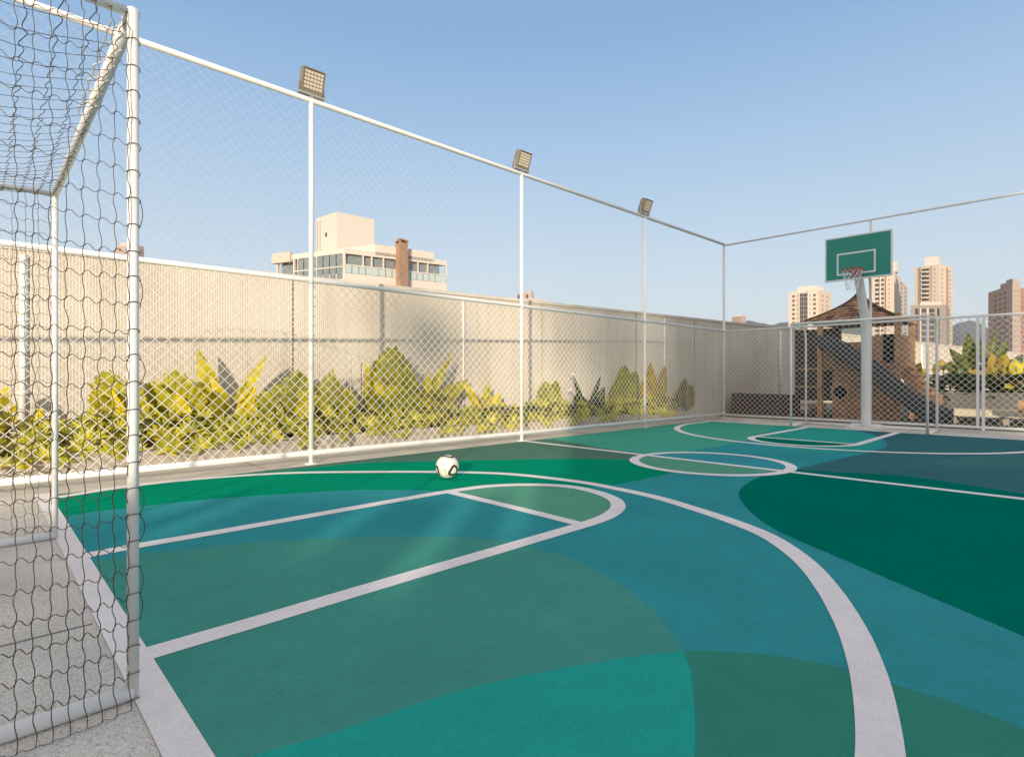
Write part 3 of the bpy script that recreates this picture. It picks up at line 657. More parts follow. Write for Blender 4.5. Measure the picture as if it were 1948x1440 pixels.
def leaf_cluster(mb, c, size, n, yaw, up):
    for k in range(n):
        a = yaw + (k - (n - 1) / 2) * .42 + random.uniform(-.15, .15)
        d = Vector((math.cos(a), math.sin(a), up + random.uniform(-.2, .25))).normalized()
        L = size * random.uniform(.7, 1.1) * (1 - .12 * abs(k - (n - 1) / 2))
        blade(mb, c, c + d * L, L * random.uniform(.22, .32), Vector((random.uniform(-.3, .3), random.uniform(-.5, .1), 1)), 'lance', fold=.3, droop=.25, nu=4, nv=2)
gcv = MB(); s = -7.2                                            # dense understorey, leaf colour darkened to stand for shade between plants
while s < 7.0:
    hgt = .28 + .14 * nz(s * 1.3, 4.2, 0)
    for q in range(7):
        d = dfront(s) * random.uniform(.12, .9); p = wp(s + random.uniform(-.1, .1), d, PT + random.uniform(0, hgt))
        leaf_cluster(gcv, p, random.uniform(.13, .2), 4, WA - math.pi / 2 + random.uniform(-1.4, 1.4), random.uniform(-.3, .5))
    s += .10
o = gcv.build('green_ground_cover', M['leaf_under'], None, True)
o['kind'] = 'stuff'; o['category'] = 'ground cover'; o['label'] = 'ground cover darkened as shade between the large plants in the left planter'
def star(mb, c, size, face, n):
    face = face.normalized(); e = Vector((0, 0, 1)); e = (e - face * e.dot(face)).normalized(); f = face.cross(e); tilt = random.uniform(-.5, .5)
    for k in range(n):
        a = tilt + (k - (n - 1) / 2) * (4.1 / n) + random.uniform(-.12, .12)
        d = (e * math.cos(a) + f * math.sin(a) + face * random.uniform(.1, .45)).normalized(); L = size * random.uniform(.75, 1.05) * (1 - .25 * abs(k - (n - 1) / 2) / n)
        blade(mb, c, c + d * L, L * random.uniform(.20, .28), face + Vector((0, 0, .3)), 'lance', fold=.35, droop=.22, nu=5, nv=2)
gcv = MB(); s = -7.2
while s < 7.0:
    hgt = .20 + .16 * nz(s * 1.3, 4.2, 0); df = dfront(s)
    for q in range(5 if s < 3.2 else 4):
        z = PT + random.uniform(-.08, hgt + .05); d = df * (random.uniform(.68, 1.0) - (.2 if z > PT + .16 else 0))
        if q == 0 and nz(s * 2.1, 1.1, 7) > -.12: d = df - random.uniform(.02, .08); z = PT + random.uniform(-.11, .05)
        if d > df + .05 and z < PT + .02: z = PT + .05
        fc = -WN * 1.0 + Vector((random.uniform(-.7, .5), 0, random.uniform(.1, .9)))
        star(gcv, wp(s + random.uniform(-.1, .1), d, z), random.uniform(.12, .19), fc, random.randint(7, 10))
    s += .115
o = gcv.build('yellow_ground_cover', M['leaf_star'], None, True)
o['kind'] = 'stuff'; o['category'] = 'ground cover'; o['label'] = 'bright yellow green star shaped ground cover spilling over the left planter edge'
# white pipes on the wall and garden lamps in the planter
for px, r_, lab in ((45, .028, 'flat white strip on the beige wall seen through the near goal net'), (880, .022, 'thin white pipe on the wall between the second and third fence posts'), (1262, .022, 'thin white pipe on the wall behind the golden shrub'), (1482, .03, 'thin white pipe on the wall behind the far fence'), (1750, .05, 'thin white pipe on the wall right of the playhouse')):
    q = wall_hit(px, 718); s = (q - WO).dot(WD)
    o = MB()
    if px < 100: o.bar(wp(s, -.011, .15), wp(s, -.011, WH - .1), .02, .075)  # flat strip instead of a tube, so no shadow shows beside it
    else: o.tube([wp(s, -r_ - .005, .15), wp(s, -r_ - .005, WH - .1)], r_, 10)
    for z in (.8, 1.6): o.bar(wp(s - .05, -.012, z), wp(s + .05, -.012, z), .02, .03)
    o = o.build('wall_pipe', M['white_metal'], None, True); tag(o, lab, 'pipe', 'white pipes on the wall')
for px, py, hd, lab in ((667, 680, 0, 'thin garden stake light without a hood right of the second fence post'), (990, 668, 0, 'thin garden stake light just left of the third fence post'), (1090, 713, 1, 'hooded garden stake light over the shaded planter beside the dark V leaves'), (1275, 680, 1, 'tallest hooded garden stake light right of the golden shrub'), (1308, 714, 1, 'hooded garden stake light at the far end of the planter'), (1085, 742, 1, 'shortest hooded garden stake light right of the third fence post')):
    T_ = pnt(px, py, .3)
    t = thing('garden_light', lab, 'garden light', (T_.x, T_.y, PT - .05), 'garden stake lights')
    MB().tube([(T_.x, T_.y, PT - .05), T_], .008, 6).build('stake', M['steel'], t)
    MB().tube([T_ + Vector((0, 0, -.005)), T_ + Vector((0, 0, .022))], .045 if hd else .014, 10).build('lamp_head', M['pole'], t)

# ------------------------------------------------------------------ playground beyond the far fence
M['grass'] = mat('grass_base', (.03, .045, .015), rough=1, var=.3, scale=8)
M['blade'] = mat('grass_blades', (.04, .07, .018), rough=.7, var=.35, scale=3)
gp = MB().prism([(12.66, -6), (40, -6), (40, 9), (12.66, 9)], -.028, -.004)
struct(gp.build('lawn', M['grass']))
gb = MB()
for i in range(9000):
    x = 12.72 + random.random() ** 1.6 * 3.2; y = random.uniform(.2, 7.2); h_ = random.uniform(.03, .07); a = random.uniform(0, 6.28)
    dx, dy = math.cos(a) * .006, math.sin(a) * .006; lx, ly = random.uniform(-.025, .025), random.uniform(-.025, .025)
    gb.add([(x - dx, y - dy, -.004), (x + dx, y + dy, -.004), (x + lx, y + ly, h_)], [(0, 1, 2)])
o = gb.build('grass', M['blade']); o['kind'] = 'stuff'; o['label'] = 'short dark green grass beyond the far fence'; o['category'] = 'grass'
MB().box(FX - .09, FX + .11, -6, 8, .0, .05).build('kerb', M['terrazzo'])['kind'] = 'structure'

def wood(name, c, sc_=6):
    m = mat(name, c, rough=.75, var=.3, scale=sc_, bump=.3, bscale=30, detail=8); return m
M['wood'] = wood('brown_timber', (.42, .225, .105)); M['wood_lt'] = wood('orange_timber', (.52, .28, .12)); M['wood_dk'] = wood('dark_timber', (.085, .05, .035))
M['shingle'] = wood('weathered_shingle', (.30, .19, .12), 14); M['shingle'] = leafmat_like(M['shingle'], (.45, .45, .48, 1), (1.9, 1.7, 1.5, 1)); M['slide'] = mat('charcoal_slide', (.035, .04, .048), rough=.32, var=.1, spec=.6)
M['black'] = mat('opening_shade_black', (.012, .01, .009), rough=1, var=0)
hx = 14.0
ph = thing('playhouse', 'brown timber playhouse with a swept shingle roof behind the basketball pole', 'playhouse', (14.4, 3.4, 0))
def yat(px, X): return on_x(px, HY, X).y
def zat(px, py, X): return on_x(px, py, X).z
ya, yb_ = yat(1712, hx), yat(1560, hx); y_l, y_r = yat(1585, hx), yat(1652, hx)
# lower cabin of horizontal planks with a black hexagon drawn for a hole
cab = MB(); zc0, zc1 = 0.0, 1.12
yc0, yc1 = yat(1682, hx), yat(1584, hx)
for k in range(10):
    z0 = k * .112
    cab.box(hx - .02 - random.uniform(0, .008), hx + .03, yc0, yc1, z0 + .003, z0 + .109)
    cab.box(hx + .03, hx + 1.2, yc1 - .03, yc1 + .01 + random.uniform(0, .008), z0 + .003, z0 + .109)
    cab.box(hx + .03, hx + 1.2, yc0 - .01, yc0 + .03, z0 + .003, z0 + .109)
cab.box(hx + .032, hx + .05, yc0 + .032, yc1 - .032, 0, zc1).box(hx + .06, hx + 1.18, yc1 - .05, yc1 - .032, 0, zc1)
cab.build('lower_cabin', M['wood'], ph)
hc = on_x(1598, 746, hx - .06)
def hexring(mb, c, r0, r1, x0, x1):
    for k in range(6):
        a0, a1 = R(60 * k + 30), R(60 * k + 90)
        mb.add([(x, c.y + r * math.cos(a), c.z + r * math.sin(a)) for x in (x0, x1) for r, a in ((r0, a0), (r1, a0), (r1, a1), (r0, a1))], [(0, 1, 2, 3), (7, 6, 5, 4), (0, 4, 5, 1), (1, 5, 6, 2), (2, 6, 7, 3), (3, 7, 4, 0)])
hw = MB(); hexring(hw, hc, .155, .215, hx - .06, hx - .03); hwo = hw.build('window', M['wood_lt'], ph)
MB().add([(hx - .036, hc.y + .16 * math.cos(R(60 * k + 30)), hc.z + .16 * math.sin(R(60 * k + 30))) for k in range(6)], [(0, 1, 2, 3, 4, 5)]).build('opening', M['black'], hwo)  # black sheet standing for the shaded inside of the window
# posts, deck, upper cabin
zd = 1.2; zr = zat(1565, 614, hx)
for px in (1560, 1708):
    for dx in (0, 1.4):
        MB().box(hx - .05 + dx, hx + .05 + dx, yat(px, hx) - .05, yat(px, hx) + .05, 0, zr + .1).build('post', M['wood_lt'] if px == 1560 and dx == 0 else M['wood'], ph)
MB().box(hx + .03, hx + 1.4, ya, yb_, zd - .07, zd).build('deck', M['wood'], ph)
up = MB(); zu1 = zat(1640, 640, hx)
k = 0; yy = ya + .06
while yy < yb_ - .1:
    if not (yat(1620, hx) < yy < yat(1572, hx) and False): up.box(hx + .0, hx + .03, yy, yy + .088, zd, zu1 - (.12 if yy > yat(1640, hx) else 0))
    up.box(hx + 1.36, hx + 1.39, yy, yy + .088, zd, zu1 - .1); yy += .094
for i in range(14): up.box(hx + .06 + i * .094, hx + .145 + i * .094, ya - .02, ya + .01, zd, zu1); up.box(hx + .06 + i * .094, hx + .145 + i * .094, yb_ - .01, yb_ + .02, zd, zu1)
up.build('upper_cabin', M['wood'], ph)
MB().box(hx - .012, hx - .002, yat(1706, hx), yat(1680, hx), zat(1690, 690, hx), zat(1690, 636, hx)).build('doorway', M['black'], ph)  # black panel painted for the shaded inside, no hole is cut
MB().bar((hx - .05, ya, zr), (hx - .05, yb_, zr), .08, .1).bar((hx + 1.4, ya, zr), (hx + 1.4, yb_, zr), .08, .1).bar((hx, ya, zr), (hx + 1.4, ya, zr), .08, .1).bar((hx, yb_, zr), (hx + 1.4, yb_, zr), .08, .1).build('beam', M['wood_lt'], ph)
# swept pyramid roof in courses of shingles
ap = on_x(1625, 553, hx + .7); cy_ = yat(1634, hx + .7); hwid = abs(yat(1562, hx) - yat(1712, hx)) / 2 + .10; hdep = .92
rf = MB(); rows = 11
def rw(t): return max(0, t) ** 1.75
zeave = zr + .02
def rz(t): return ap.z + (zeave - ap.z) * t
cxr = hx + .7
for i in range(rows):
    t0, t1 = max(.015, i / rows), (i + 1) / rows + .012
    s0, s1 = rw(t0), rw(t1); z0, z1 = rz(t0), rz(t1)
    for side_ in range(4):
        n = max(1, int(2 * hwid * s1 / .13))
        for k in range(n):
            a0, a1 = -1 + 2 * k / n + .012, -1 + 2 * (k + 1) / n - .012; jj = random.uniform(-.012, .012); lf_ = .022
            def C(a, s, z):
                if side_ == 0: return Vector((cxr - hdep * s, cy_ + a * hwid * s, z))
                if side_ == 1: return Vector((cxr + hdep * s, cy_ - a * hwid * s, z))
                if side_ == 2: return Vector((cxr + a * hdep * s, cy_ + hwid * s, z))
                return Vector((cxr - a * hdep * s, cy_ - hwid * s, z))
            q = [C(a0, s0, z0), C(a1, s0, z0), C(a1, s1, z1 + jj), C(a0, s1, z1 + jj)]
            nrm_ = (q[1] - q[0]).cross(q[3] - q[0]); 
            if nrm_.length < 1e-6: nrm_ = Vector((0, 0, 1))
            nrm_.normalize()
            if nrm_.z < 0: nrm_ = -nrm_
            top = [v + nrm_ * (.008 if ii < 2 else lf_ + .01) for ii, v in enumerate(q)]
            rf.add(q + top, [(0, 1, 2, 3), (7, 6, 5, 4), (0, 4, 5, 1), (1, 5, 6, 2), (2, 6, 7, 3), (3, 7, 4, 0)])
rfo = rf.build('roof', M['shingle'], ph)
hb = MB()
for sx_, sy_ in ((-1, 1), (-1, -1), (1, 1), (1, -1)):
    hb.tube([Vector((cxr + sx_ * hdep * rw(t), cy_ + sy_ * hwid * rw(t), rz(t) + .03)) for t in [i / 10 for i in range(11)]], .025, 6)
hb.tube([(cxr, cy_, ap.z - .05), (cxr, cy_, ap.z + .06)], .04, 8)
hb.build('hip_ridge', M['wood_dk'], rfo)
# ladder left
for px in (1516,):
    MB().box(hx - .03, hx + .03, yat(px, hx) - .03, yat(px, hx) + .03, 0, zat(px, 628, hx)).build('ladder_post', M['wood_dk'], ph)
for py in (702, 736, 770):
    MB().tube([on_x(1514, py, hx), on_x(1560, py, hx)], .022, 8).build('rung', M['wood_lt'], ph)
MB().box(hx + .5, hx + .54, yc1 + .015, yat(1512, hx + .5), .42, zat(1530, 628, hx + .5)).build('dark_back_screen', M['wood_dk'], ph)  # screen added to darken the gap behind the ladder
# slide
xs = 13.45
A, B = on_x(1572, 664, xs), on_x(1792, 802, xs); A2 = on_x(1600, 668, xs)
pth = smooth_loop([(A.y + .15, A.z + .02), (A.y, A.z), (on_x(1640, 700, xs).y, on_x(1640, 700, xs).z - .06), (on_x(1700, 747, xs).y, on_x(1700, 747, xs).z - .08), (on_x(1760, 790, xs).y, .2), (B.y, .1), (B.y - .12, .09)], 6, False)
sl_ = MB()
prof = [(-.24, .25), (-.22, .27), (-.2, .25), (-.17, .02), (-.1, -.02), (.1, -.02), (.17, .02), (.2, .25), (.22, .27), (.24, .25), (.22, -.02), (.12, -.07), (-.12, -.07), (-.22, -.02)]
N = len(prof); vs_ = []
for i, p in enumerate(pth):
    d = (pth[min(i + 1, len(pth) - 1)] - pth[max(i - 1, 0)]).normalized(); up_ = Vector((-d.y, d.x)); up_ = up_ if up_.y > 0 else -up_
    vs_ += [(xs + .22 + a, p.x + up_.x * b_, p.y + up_.y * b_) for a, b_ in prof]
sl_.add(vs_, [(i * N + k, i * N + (k + 1) % N, (i + 1) * N + (k + 1) % N, (i + 1) * N + k) for i in range(len(pth) - 1) for k in range(N)])
sl_.build('slide', M['slide'], ph, False)
# stair with a timber stringer rising from the right
A, B = on_x(1668, 652, hx + .35), on_x(1776, 772, hx + .35)
MB().bar(A, B, .06, .2).bar(A + Vector((.7, 0, 0)), B + Vector((.7, 0, 0)), .06, .2).build('stringer', M['wood'], ph)
for k in range(9):
    f = (k + .5) / 9; q = A + (B - A) * f + Vector((.35, 0, .12)); MB().box(q.x - .33, q.x + .33, q.y - .11, q.y + .11, q.z - .02, q.z + .025).build('tread', M['wood'], ph)

bx = thing('planter_box', 'dark brown slatted timber box against the wall behind the far corner of the fence', 'planter box', (14.0, 5.8, 0))
bb_ = MB(); x_ = 13.7; ya_, yb2 = yat(1505, x_), yat(1392, x_)
for k in range(6): bb_.box(x_ - .02, x_ + .02, ya_, yb2, .02 + k * .095, .10 + k * .095)
bb_.box(x_ + .02, x_ + .6, ya_, ya_ + .03, .02, .57).box(x_ + .02, x_ + .6, yb2 - .03, yb2, .02, .57)
bb_.build('slats', M['wood_dk'], bx); MB().box(x_ + .021, x_ + .6, ya_ + .031, yb2 - .031, 0.0, .52).build('soil', M['soil'], bx)

M['bench'] = mat('cream_concrete', (.70, .60, .42), rough=.7, var=.1, scale=3)
xb = 14.7
for (p0, p1, lab) in ((1785, 2050, 'long low cream concrete bench behind the far fence at the right edge'), (1528, 1572, 'short low cream concrete bench behind the playhouse ladder')):
    xq = xb if p0 > 1700 else 15.6
    y1_, y0_ = yat(p0, xq), yat(p1, xq)
    t = thing('concrete_bench', lab, 'bench', (xq + .25, (y0_ + y1_) / 2, 0))
    MB().box(xq, xq + .5, y0_, y1_, .17, .31).build('seat', M['bench'], t)
    n = 3 if p0 > 1700 else 2
    for k in range(n):
        yy = y0_ + .2 + (y1_ - y0_ - .4) * k / (n - 1); MB().box(xq + .1, xq + .4, yy - .08, yy + .08, -.004, .17).build('leg', M['planter'], t)
xp = 16.0
pb = thing('planter', 'raised planter in shade-darkened grey full of plants at the right behind the cream bench', 'planter', (xp + .6, .8, 0))
M['planter2'] = mat('shade_dark_planter_render', (.17, .16, .145), rough=.9, var=.12, scale=2)  # albedo darkened so the face reads as shaded
py1, py0 = yat(1772, xp), -3.0
MB().box(xp, xp + .1, py0, py1, 0, .64).box(xp + .1, xp + 1.6, py1 - .1, py1, 0, .64).build('planter_wall', M['planter2'], pb)
MB().box(xp + .1, xp + 1.6, py0, py1 - .1, 0, .58).build('soil', M['soil'], pb)
q0, q1 = on_x(1938, 772, 14.3), on_x(2010, 776, 14.3)
tag(MB().tube([q0, q1], .11, 14).bar((q0.x, q0.y - .1, -.004), (q0.x, q0.y - .1, q0.z), .06, .06).bar((q1.x, q1.y + .1, -.004), (q1.x, q1.y + .1, q1.z), .06, .06).build('balance_log', M['wood_lt'], None), 'orange timber balance log at the right edge above the cream bench', 'log')
def right_plant(name, label, X, leaves, m, extra=0, cat='plant', zroot=.58):
    c = on_x(sum(l[0] for l in leaves) / len(leaves), 745, X)
    t = thing(name, label, cat, (c.x, c.y, zroot), 'plants in the right planter'); lb = MB(); sb = MB(); g0 = Vector((c.x, c.y, zroot))
    for (bx_, by_, tx, ty, wpx, kind, turn) in leaves:
        A = on_x(bx_, by_, X + random.uniform(-.15, .15)); B = on_x(tx, ty, X + random.uniform(-.3, .1)); dep = (A - EYE).dot(Fv)
        blade(lb, A, B, wpx / FPX * dep, (EYE - A).normalized() * .7 + SUNV * .4 + Vector((0, 0, .3)) + Rv * turn, kind, fold=.3, droop=random.uniform(.03, .2), pleat=.06, nu=12, nv=6)
        sb.tube([g0, (g0 + A) / 2 + Vector((0, 0, .08)), A, A + (B - A) * .5], .02, 5, r2=.006)
    for k in range(extra):
        a = random.uniform(0, 6.28); L = random.uniform(.2, .42); A = g0 + Vector((math.cos(a) * .2, math.sin(a) * .25, random.uniform(.02, .5))); B = A + Vector((math.cos(a) * L, math.sin(a) * L, random.uniform(-.08, .25)))
        blade(lb, A, B, L * .45, SUNV + Vector((random.uniform(-.5, .5), random.uniform(-.5, .5), .6)), random.choice((OV, LA)), droop=.2)
    lb.build('foliage', m, t, True); sb.build('stem', M['stalk'], t, True)
right_plant('banana_plant', 'dark green banana plant left of the white gate post', xp + .6, [(1848, 700, 1843, 633, 26, OV, 0), (1843, 705, 1806, 660, 22, OV, -.3), (1852, 705, 1874, 648, 22, OV, .4), (1840, 715, 1797, 692, 24, OV, -.2), (1855, 716, 1890, 694, 22, OV, .2), (1846, 720, 1826, 700, 24, OV, .2)], M['leaf_deep'], 12)
right_plant('banana_plant', 'banana plant with broad leaves right of the white gate post', xp + .6, [(1884, 698, 1897, 632, 26, OV, .2), (1880, 702, 1866, 648, 20, OV, -.3), (1890, 700, 1922, 650, 24, OV, .5), (1888, 712, 1930, 684, 22, OV, .3), (1882, 715, 1856, 690, 22, OV, -.2)], M['leaf_deep'], 12)
right_plant('banana_plant', 'dark leaved plant at the right edge of the picture', xp + .7, [(1925, 705, 1948, 672, 22, OV, .2), (1915, 710, 1900, 680, 24, OV, -.2), (1935, 715, 1960, 690, 26, OV, .2), (1930, 728, 1950, 712, 26, OV, .2)], M['leaf_dark'], 12)
right_plant('croton_shrub', 'golden shrub between the playhouse slide and the wall pipe', xp + 2.2, [(1715, 705, 1706, 676, 20, OV, 0), (1722, 705, 1728, 680, 18, OV, 0), (1735, 718, 1752, 692, 22, OV, .2), (1745, 722, 1762, 700, 22, OV, .2)], M['leaf_gold'], 14, zroot=.3)
right_plant('croton_shrub', 'golden shrub just right of the football goal upright', xp + .8, [(1795, 705, 1790, 682, 20, OV, 0), (1805, 705, 1812, 685, 20, OV, 0), (1785, 712, 1778, 692, 16, OV, 0)], M['leaf_gold'], 12)
right_plant('croton_shrub', 'orange gold shrub in front of the banana plants', xp + .35, [(1895, 708, 1888, 672, 24, OV, 0), (1905, 708, 1915, 676, 22, OV, 0), (1890, 715, 1875, 695, 20, OV, 0)], M['leaf_gold'], 10)
right_plant('croton_shrub', 'bright yellow shrub at the right edge in front of the dark leaves', xp + .35, [(1935, 715, 1930, 680, 22, OV, 0), (1945, 715, 1952, 684, 22, OV, 0), (1925, 720, 1916, 698, 18, OV, 0)], M['leaf_yel'], 12)
gcv = MB()
for i in range(900):
    p = Vector((xp + random.uniform(.02, 1.2), random.uniform(-1.0, py1 + .1), .62 + random.uniform(-.05, .42)))
    leaf_cluster(gcv, p, random.uniform(.18, .3), 5, math.pi + random.uniform(-1.5, 1.5), random.uniform(-.3, .6))
o = gcv.build('green_ground_cover', M['leaf_dark'], None, True); o['kind'] = 'stuff'; o['label'] = 'dark green ground cover in the grey planter at the right'; o['category'] = 'ground cover'

# ------------------------------------------------------------------ far buildings
def plan(xl, xc, xr, zl, zc, zr):
    A, C, B = (at(p, HY, z) for p, z in ((xl, zl), (xc, zc), (xr, zr)))
    return Vector(A), Vector(C), Vector(B)
def zpx(py, z): return CAM_H + (HY - py) * z / FPX
def face_panel(mb, A, B, u0, u1, z0, z1, out=.12, inn=.3):
    d = (B - A); d.z = 0; L = d.length; d = d / L; nrm_ = Vector((d.y, -d.x, 0))
    mid = (A + B) / 2
    if nrm_.dot(EYE - mid) < 0: nrm_ = -nrm_
    p = [A + d * (L * u) for u in (u0, u1)]
    vs = [(q + nrm_ * o_) for q in p for o_ in (-inn, out)]
    P4 = [vs[0], vs[2], vs[3], vs[1]]
    mb.prism([(v.x, v.y) for v in P4], z0, z1)
    return mb
def block(name, m, root, xl, xc, xr, zl, zc, zr, ytop, ybot=None, zb=None):
    A, C, B = plan(xl, xc, xr, zl, zc, zr); D = A + B - C
    z0 = zb if zb is not None else (zpx(ybot, zc) if ybot is not None else 0)
    o = MB().prism([(p.x, p.y) for p in (A, C, B, D)], z0, zpx(ytop, zc)).build(name, m, root)
    return A, C, B
def windows(root, m, A, B, cols, ys, zc, hpx, name='window'):
    for (u0, u1) in cols:
        for y in ys:
            face_panel(MB(), A, B, u0, u1, zpx(y + hpx, zc), zpx(y, zc)).build(name, m, root)
M['cream'] = mat('cream_render', (.56, .47, .39), rough=.85, var=.06, scale=.05)
M['cream2'] = mat('pale_render', (.63, .57, .495), rough=.85, var=.06, scale=.05)
M['pinkish'] = mat('pinkish_render', (.42, .33, .28), rough=.85, var=.06, scale=.05)
M['greyshade'] = mat('grey_shade_render', (.27, .235, .21), rough=.85, var=.06, scale=.05)  # grey lowered so the lower block looks shaded
M['winglass'] = mat('dark_window_glass', (.06, .05, .045), rough=.25, var=.1)
M['winfaint'] = mat('faint_window', (.34, .27, .2), rough=.6, var=.1)  # paler tone for the small faint windows
M['brick'] = mat('red_brown_render', (.34, .19, .13), rough=.85, var=.08, scale=.1)
GRP = 'apartment towers on the skyline'
# tower A
z = 370
t = thing('apartment_tower', 'cream apartment tower with a dark glazed centre strip left of the basketball board', 'tower', tuple(at(1555, HY, z).to_tuple()[:2]) + (0,), GRP)
A, C, B = block('wall', M['cream'], t, 1500, 1557, 1581, 378, z, 380, 552)
block('roof_block', M['cream2'], t, 1517, 1548, 1566, 378, z + 1.5, 378, 543, 553)
windows(t, M['winglass'], A, C, ((.13, .21), (.83, .91)), [559 + 8.55 * k for k in range(9)], z, 4.6)
windows(t, M['winfaint'], A, C, ((.27, .33), (.69, .74)), [559.5 + 8.55 * k for k in range(9)], z, 3.4)
face_panel(MB(), A, C, .375, .64, zpx(700, z), zpx(556.5, z), .2).build('glazed_strip', M['winglass'], t)
for k in range(8): face_panel(MB(), A, C, .38, .635, zpx(564.4 + 8.55 * k, z), zpx(563.2 + 8.55 * k, z), .5).build('balcony_edge', M['greyshade'], t)
face_panel(MB(), A, C, .50, .515, zpx(700, z), zpx(556.5, z), .6).build('mullion', M['greyshade'], t)
for u in ((.335, .375), (.64, .675)): face_panel(MB(), A, C, *u, 0, zpx(551, z), .8).build('pilaster', M['cream2'], t)
windows(t, M['winfaint'], C, B, ((.25, .37), (.62, .74)), [560 + 8.7 * k for k in range(8)], z, 3.8)
# tower B
z = 360
t = thing('apartment_tower', 'tower half hidden by the right end of the basketball board with a shaded side', 'tower', tuple(at(1700, HY, z).to_tuple()[:2]) + (0,), GRP)
A, C, B = block('wall', M['cream'], t, 1652, 1701, 1727, 368, z, 425, 516)
block('roof_block', M['cream2'], t, 1680, 1706, 1709, 370, z + 4, 370, 497, 517)
windows(t, M['winglass'], A, C, ((.26, .42), (.50, .60)), [520 + 8.8 * k for k in range(17)], z, 4.8)
windows(t, M['winfaint'], A, C, ((.78, .84),), [521 + 8.8 * k for k in range(15)], z, 3.2)
for u in ((.44, .49), (.66, .69)): face_panel(MB(), A, C, *u, 0, zpx(518, z), .7).build('pilaster', M['cream2'] if u[0] < .5 else M['brick'], t)
windows(t, M['winglass'], C, B, ((.42, .56), (.72, .86)), [523 + 8.8 * k for k in range(16)], z, 4)
# tower C
z = 330
t = thing('apartment_tower', 'tallest tower with a set back roof box and a bright right side', 'tower', tuple(at(1787, HY, z).to_tuple()[:2]) + (0,), GRP)
A, C, B = block('wall', M['cream'], t, 1739, 1787, 1812, 340, z, 338, 503)
block('roof_block', M['cream2'], t, 1759, 1786, 1790, 338, z + 3, 338, 487, 504)
windows(t, M['winglass'], A, C, ((.32, .60),), [508 + 8.3 * k for k in range(12)], z, 4.4)
for k in range(12): face_panel(MB(), A, C, .30, .50, zpx(515.4 + 8.3 * k, z), zpx(513 + 8.3 * k, z), 1.0).build('balcony', M['cream2'], t)
face_panel(MB(), A, C, .66, .73, 0, zpx(505, z), .3).build('recess_strip', M['pinkish'], t)
face_panel(MB(), A, C, .17, .28, 0, zpx(505, z), .25).build('recess_strip', M['greyshade'], t)
windows(t, M['winfaint'], A, C, ((.80, .85),), [510 + 8.3 * k for k in range(12)], z, 3)
face_panel(MB(), C, B, .52, .62, 0, zpx(507, z), .3).build('recess_strip', M['brick'], t)
windows(t, M['winfaint'], C, B, ((.15, .25), (.72, .84)), [511 + 8.3 * k for k in range(17)], z, 3.6)
# lower block in front of tower C
z = 250
t = thing('office_block', 'lower block coloured shade grey with tall window strips in front of the tallest tower', 'building', tuple(at(1765, HY, z).to_tuple()[:2]) + (0,))
A, C, B = block('wall', M['greyshade'], t, 1732, 1800, 1806, 252, z, 262, 580)
block('roof_block', M['cream'], t, 1750, 1793, 1797, 254, z + 1, 262, 574, 581)
for u in ((.13, .22), (.72, .81)): face_panel(MB(), A, C, *u, 0, zpx(586, z), .12).build('glazed_strip', M['winglass'], t)
for u in ((.255, .285), (.45, .49), (.69, .71)): face_panel(MB(), A, C, *u, 0, zpx(586, z), .5).build('pilaster', M['cream2'], t)
windows(t, M['winglass'], A, C, ((.30, .43), (.52, .66)), [587] + [597 + 11.3 * k for k in range(9)], z, 7)
# tower D
z = 300
t = thing('apartment_tower', 'pinkish stepped tower at the right edge with three columns of windows', 'tower', tuple(at(1925, HY, z).to_tuple()[:2]) + (0,), GRP)
A, C, B = block('wall', M['pinkish'], t, 1880, 1926, 1941, 330, z, 303, 541)
block('upper_block', M['pinkish'], t, 1903, 1926.5, 1940, 313, z + .5, 303, 534, 541.5)
block('roof_block', M['pinkish'], t, 1914, 1926.5, 1936, 307, z + 1, 303, 530, 534.5)
windows(t, M['winglass'], A, C, ((.27, .36), (.47, .56), (.66, .75)), [551 + 9.6 * k for k in range(12)], z, 4.2)
windows(t, M['winfaint'], C, B, ((.25, .4), (.6, .75)), [551 + 9.6 * k for k in range(12)], z, 3.4)
t2 = thing('apartment_tower', 'reddish tower cut by the right edge behind the pinkish tower', 'tower', tuple(at(1950, HY, 330).to_tuple()[:2]) + (0,), GRP)
A, C, B = block('wall', M['brick'], t2, 1940, 1975, 2000, 330, 326, 336, 546)
windows(t2, M['winglass'], A, C, ((.12, .3), (.5, .7)), [552 + 9.6 * k for k in range(12)], 326, 4.2)
# small far blocks
z = 420
t = thing('apartment_block', 'small two tone block just above the far fence corner', 'building', tuple(at(1405, HY, z).to_tuple()[:2]) + (0,))
A, C, B = block('wall', M['pinkish'], t, 1392, 1410, 1419, 428, z, 424, 601); block('roof_block', M['cream2'], t, 1400, 1411, 1415, 426, z + 2, 426, 598.5, 602)
windows(t, M['winfaint'], A, C, ((.3, .45), (.65, .8)), (603, 608), z, 2.4)
z = 300
t = thing('apartment_block', 'small block with dark roof openings above the wall at the third fence post', 'building', tuple(at(1010, HY, z).to_tuple()[:2]) + (0,))
A, C, B = block('wall', M['cream'], t, 958, 1012, 1042, 306, z, 306, 568)
block('roof_block', M['pinkish'], t, 984, 1008, 1016, 304, z + 2, 304, 556, 569)
block('chimney', M['cream2'], t, 1005, 1010, 1013, 303, z + 1, 303, 551, 569)
windows(t, M['winglass'], A, C, ((.50, .56), (.62, .68), (.80, .86)), (560,), z, 6, 'opening')
z = 260
t = thing('apartment_block', 'small pale block behind the near goal upright above the wall', 'building', tuple(at(250, HY, z).to_tuple()[:2]) + (0,))
A, C, B = block('wall', M['pinkish'], t, 218, 258, 274, 264, z, 264, 466)
block('roof_block', M['cream'], t, 228, 250, 262, 263, z + 1, 263, 461, 467)
windows(t, M['winglass'], A, C, ((.2, .3), (.55, .65)), (472, 484), z, 4)

